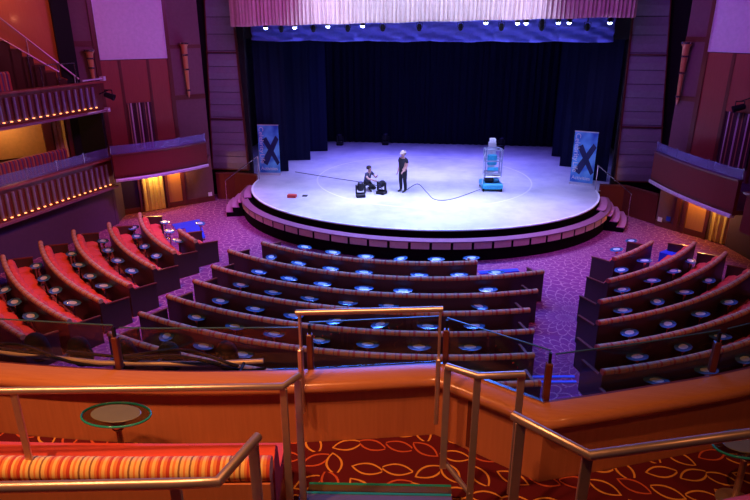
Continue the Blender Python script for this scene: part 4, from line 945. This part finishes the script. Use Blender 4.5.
# decks and stairs
deckpts = [(p[0] + p[3] * .16, p[1] + p[4] * .16) for p in PP]
struct(MB().poly([(x, y) for x, y in deckpts] + [(7.0, 3.0), (-6.5, 3.0)], 3.6, 3.8).build('floor_balcony', 'carpet_leaves'))
struct(MB().box(-6.5, -.16, -4, 2.98, 3.6, 4.4).build('floor_tier_left', 'carpet_leaves')); struct(MB().box(1.3, 7, -4, 2.98, 3.6, 4.4).build('floor_tier_right', 'carpet_leaves'))
stp = thing('aisle_stairs', (.5, 3, 3.8), 'carpeted balcony stairs with teal nosings dotted with red lights', 'stairs')
for k in range(9):
    y1 = 4.20 - .30 * k; z = 3.97 + .17 * k; sl = .12
    Mk = Matrix.Translation((.5, y1, 0)) @ Matrix.Rotation(R(6), 4, 'Z')
    MB().box(-.62, .60, -.32, 0, 3.62 if k else 3.801, z, Mk).build('step', 'carpet_leaves', stp)
    MB().box(-.62, .60, -.012, .012, z, z + .012, Mk).build('nosing', 'teal_glass', stp)
    MB().box(-.62, .60, -.085, -.013, z, z + .010, Mk).build('tread_strip', 'olive_strip', stp)
    if k < 2:
        for j in range(12): MB().box(-.59 + j * .105, -.575 + j * .105, .012, .018, z - .01, z + .006, Mk).build('led', 'led_red', stp)
struct(MB().box(-.14, 1.28, -4, 1.4, 3.6, 6.05).build('floor_aisle', 'carpet_leaves'))
# near banquettes
def near_bench(pts, label):
    t = thing('near_banquette', (pts[0][0], pts[0][1], 3.8), label, 'banquette', 'banquettes on the near balcony')
    p = [(q[0], q[1], 3.8, q[3], q[4]) for q in offs(pts)]
    MB().sweep(p, [(-.02, 0), (.10, 0), (.12, .76), (.0, .76)]).build('back_panel', 'wood_warm', t)
    k = 14; MB().sweep(p, [(.03 + .09 * math.cos(2 * math.pi * i / k), .83 + .09 * math.sin(2 * math.pi * i / k)) for i in range(k)]).build('striped_roll', 'roll_near', t, smooth=60)
    MB().sweep(p, [(-.62, 0), (-.02, 0), (-.02, .34), (-.62, .34)]).build('seat_base', 'wood_warm', t)
    MB().sweep(p, [(-.72, .34), (-.06, .34), (-.10, .80), (-.20, .86), (-.28, .78), (-.34, .52), (-.66, .52), (-.74, .46)]).build('seat_cushion', 'red_cloth', t, smooth=40)
    return t
def seg(a, b, n): return [(a[0] + (b[0] - a[0]) * i / n, a[1] + (b[1] - a[1]) * i / n + .06 * math.sin(math.pi * i / n)) for i in range(n + 1)]
near_bench([(-4.2, 3.12), (-3.2, 3.2), (-2.2, 3.3), (-1.2, 3.42), (-.24, 3.56)], 'striped-top red banquette at the bottom left on the near balcony')
near_bench([(2.8, 3.12), (3.6, 3.44), (4.6, 3.86)], 'red banquette at the bottom right corner of near balcony')
# near tables
def near_table(x, y, z, rz, label):
    t = thing('glass_cocktail_table', (x, y, 3.8), label, 'table', 'large oval glass tables on the near balcony', rz); c = (x, y, 3.8); rm = Matrix.Rotation(rz, 4, 'Z')
    MB().lathe(c, [(.15, 0), (.15, .015), (.03, .03), (.025, z - .2), (.05, z - .12), (.09, z - .05), (.10, z - .03)], 20).build('stem', 'steel', t, smooth=40)
    gt = MB().lathe(c, [(.985, z - .03), (1, z - .025), (1, z - .005), (.99, z)], 40, .31, .18, rm).build('glass_top', 'clear_table', t, smooth=50)
    MB().lathe(c, [(.73, z), (.71, z + .003)], 40, .31, .18, rm).build('frosted_oval', 'frosted_near', gt)
    ring = [(.31 * math.cos(2 * math.pi * i / 40), .18 * math.sin(2 * math.pi * i / 40)) for i in range(41)]; ring = [rm @ Vector((p[0], p[1], 0)) + Vector(c) for p in ring]
    MB().tube([p + Vector((0, 0, z - .015)) for p in ring], .011, 8, cap=False).build('teal_edge', 'teal_glass', gt, smooth=50)
    MB().lathe((x, y, 3.8 + z - .13), [(.02, -.05), (.05, -.03), (.06, 0), (.05, .03), (.03, .05)], 20).build('glint_ball', 'chrome', t, smooth=50)  # chrome ball added under the top to give a glint
    for a in (0, 120, 240):
        p = Vector(c) + Vector((.16 * math.cos(R(a)), .10 * math.sin(R(a)), z - .03)); MB().tube([p, Vector(c) + Vector((0, 0, z - .12))], .014, 8).build('bracket', 'steel', t)
m = pane('clear_table', (.62, .66, .58), 1.8, .06); M['clear_table'] = m
near_table(-1.88, 4.24, .66, .03, 'large oval glass table by the parapet at the left'); near_table(3.55, 4.60, .62, .3, 'large oval glass table by the parapet at the right edge')
# tubular rails
def rail(tops, posts, label, extra=None, r=.026):
    t = thing('balcony_handrail', (posts[0][0], posts[0][1], posts[0][3]), label, 'handrail', 'tubular handrails of the near balcony')
    MB().tube(tops, r, 14).build('top_tube', 'steel', t, smooth=50)
    for (x, y, z1, z0) in posts:
        MB().rbox(x - .027, x + .027, y - .011, y + .011, z0, z1, .004).build('post', 'steel', t)
    if extra: MB().tube(extra, .02, 10).build('bottom_tube', 'steel', t)
rail([(-3.6, 3.06, 5.3), (-2.07, 3.28, 5.3), (-.13, 3.59, 5.3), (-.05, 3.75, 5.3)], [(-.13, 3.6, 5.28, 3.81), (-.06, 3.73, 5.28, 3.81), (-1.98, 3.29, 5.28, 4.7)], 'long tubular handrail above the left banquette, with two close end posts')
rail([(-2.6, 1.72, 5.75), (-.96, 1.96, 5.75), (-.22, 2.08, 5.75), (.0, 2.12, 5.75), (.08, 2.46, 5.75)], [(-.19, 2.09, 5.73, 4.40), (.06, 2.44, 5.73, 4.40 + .6)], 'nearest left tubular handrail at the bottom of the photo')
rail([(1.01, 4.02, 5.3), (1.24, 3.91, 5.3), (1.58, 3.98, 5.3)], [(1.02, 4.03, 5.28, 4.35), (1.24, 3.92, 5.28, 3.85), (1.56, 3.98, 5.28, 4.2)], 'short bent tubular handrail at the right of the balcony aisle', [(1.03, 4.05, 4.40), (1.24, 3.92, 4.22)])
rail([(1.37, 2.81, 5.75), (1.71, 2.53, 5.75), (2.55, 2.81, 5.75), (3.6, 3.2, 5.75)], [(1.41, 2.78, 5.73, 4.4), (1.71, 2.56, 5.73, 4.4)], 'nearest right tubular handrail, bending at the bottom of the photo')
t = thing('aisle_guard', (.3, 4.85, 3.81), 'bright tubular guard spanning the foot of the balcony aisle', 'handrail')
MB().tube([(-.36, 4.85, 5.25), (.96, 4.85, 5.37)], .027, 14).build('top_tube', 'steel', t, smooth=50)
for x, z in ((-.33, 5.24), (.94, 5.36)):
    MB().rbox(x - .012, x + .012, 4.83, 4.87, 4.53, z, .004).build('post', 'steel', t); MB().rbox(x - .022, x + .022, 4.79, 4.86, 4.2, 4.9, .01).build('clamp', 'steel', t)
# glass guards on the parapet with their wooden posts
def guard(pts, h, post_ends, label):
    t = thing('glass_guard', (pts[0][0], pts[0][1], 4.52), label, 'glass guard')
    p = offs(pts)
    MB().sweep(p, [(-.005, 4.5), (.007, 4.5), (.007, h), (-.005, h)]).build('pane', 'glass', t); MB().sweep(p, [(-.006, h), (.008, h), (.008, h + .008), (-.006, h + .008)]).build('glass_edge', 'glass_edge', t)
    for k in post_ends:
        x, y = pts[k]; MB().rbox(x - .03, x + .03, y - .035, y + .035, 4.5, h - .12, .008).build('post', 'wood_trim', t); MB().box(x - .012, x + .012, y - .015, y + .015, h - .12, h - .02).build('clip', 'black_metal', t)
guard([(-6.3, 5.27), (-5, 5.0), (-3.4, 4.88), (-2.2, 4.9)], 4.97, [3], 'clear glass guard on the far left of the balcony parapet')
guard([(-2.14, 4.9), (-1.85, 4.92), (-.4, 5.13)], 4.95, [], 'clear glass guard on the parapet left of the aisle')
guard([(-.32, 5.15), (.93, 5.45)], 5.0, [0], 'clear glass guard at the foot of the aisle')
guard([(1.0, 5.42), (1.92, 4.9)], 5.0, [0, 1], 'clear glass guard on the slanted parapet right of the aisle')
guard([(1.97, 4.93), (2.8, 5.25), (3.6, 5.6)], 4.95, [2], 'clear glass guard on the right parapet')
guard([(3.68, 5.64), (5.6, 6.72), (6.9, 7.6)], 4.95, [], 'clear glass guard at far right of the parapet')
# lighting pipe with cables and fixtures beyond the parapet
t = thing('lighting_pipe', (-2.8, 5.5, 4.2), 'brass-coloured lighting pipe running just beyond the left parapet', 'pipe')
MB().tube([(-5.6, 5.66, 4.2), (-4.03, 5.5, 4.2), (-2.77, 5.43, 4.2), (-1.67, 5.55, 4.2), (-1.0, 5.7, 4.2)], .028, 12).build('pipe', 'brass_pipe', t, smooth=50)
for x, y, yy in ((-4.4, 5.53, 4.97), (-2.5, 5.45, 4.9), (-1.2, 5.66, 5.02)): MB().tube([(x, y, 4.2), (x, yy, 4.1)], .02, 8).build('bracket', 'black_metal', t)
for i, (x, y) in enumerate(((-3.8, 5.80), (-3.25, 5.78), (-2.68, 5.78), (-2.15, 5.8), (-1.5, 5.9))):
    f = thing('lighting_fixture', (x, y, 4.15), 'black dome-backed light on the pipe beyond the parapet, %s from the left' % ORD[i], 'light fixture', 'lights on the balcony pipe')
    q = Matrix.Rotation(R(20), 4, 'X')
    MB().lathe((x, y, 4.15), [(.02, .15), (.08, .13), (.115, .07), (.125, 0), (.12, -.16), (.11, -.2)], 20, mat=q).build('housing', 'fixture_black', f, smooth=50)
    MB().lathe((x, y, 4.15), [(.10, -.215), (.10, -.205)], 20, mat=q).build('lens', 'tinted_glass', f)
    MB().tube([(x, y - .11, 4.18), (x, y - .31, 4.2)], .02, 8).build('clamp', 'black_metal', f)
for i, (xa, xb) in enumerate(((-4.9, -3.3), (-4.2, -2.3), (-3.2, -1.4), (-2.2, -.9), (-2.6, -1.2))):
    pts = []
    for k in range(13):
        u = k / 12; x = xa + (xb - xa) * u; pts.append((x, 5.40 + .05 * math.sin(u * 7 + i) + .03 * i, 4.26 + .09 * math.sin(u * math.pi * (1 + i % 2)) * (1 if i != 2 else .6)))
    tag(MB().tube(pts, .018, 7).build('black_cable', 'rubber', smooth=60), 'black cable looping along the lighting pipe, %s of the bundle from left' % ORD[i], 'cable', 'cables on the lighting pipe')
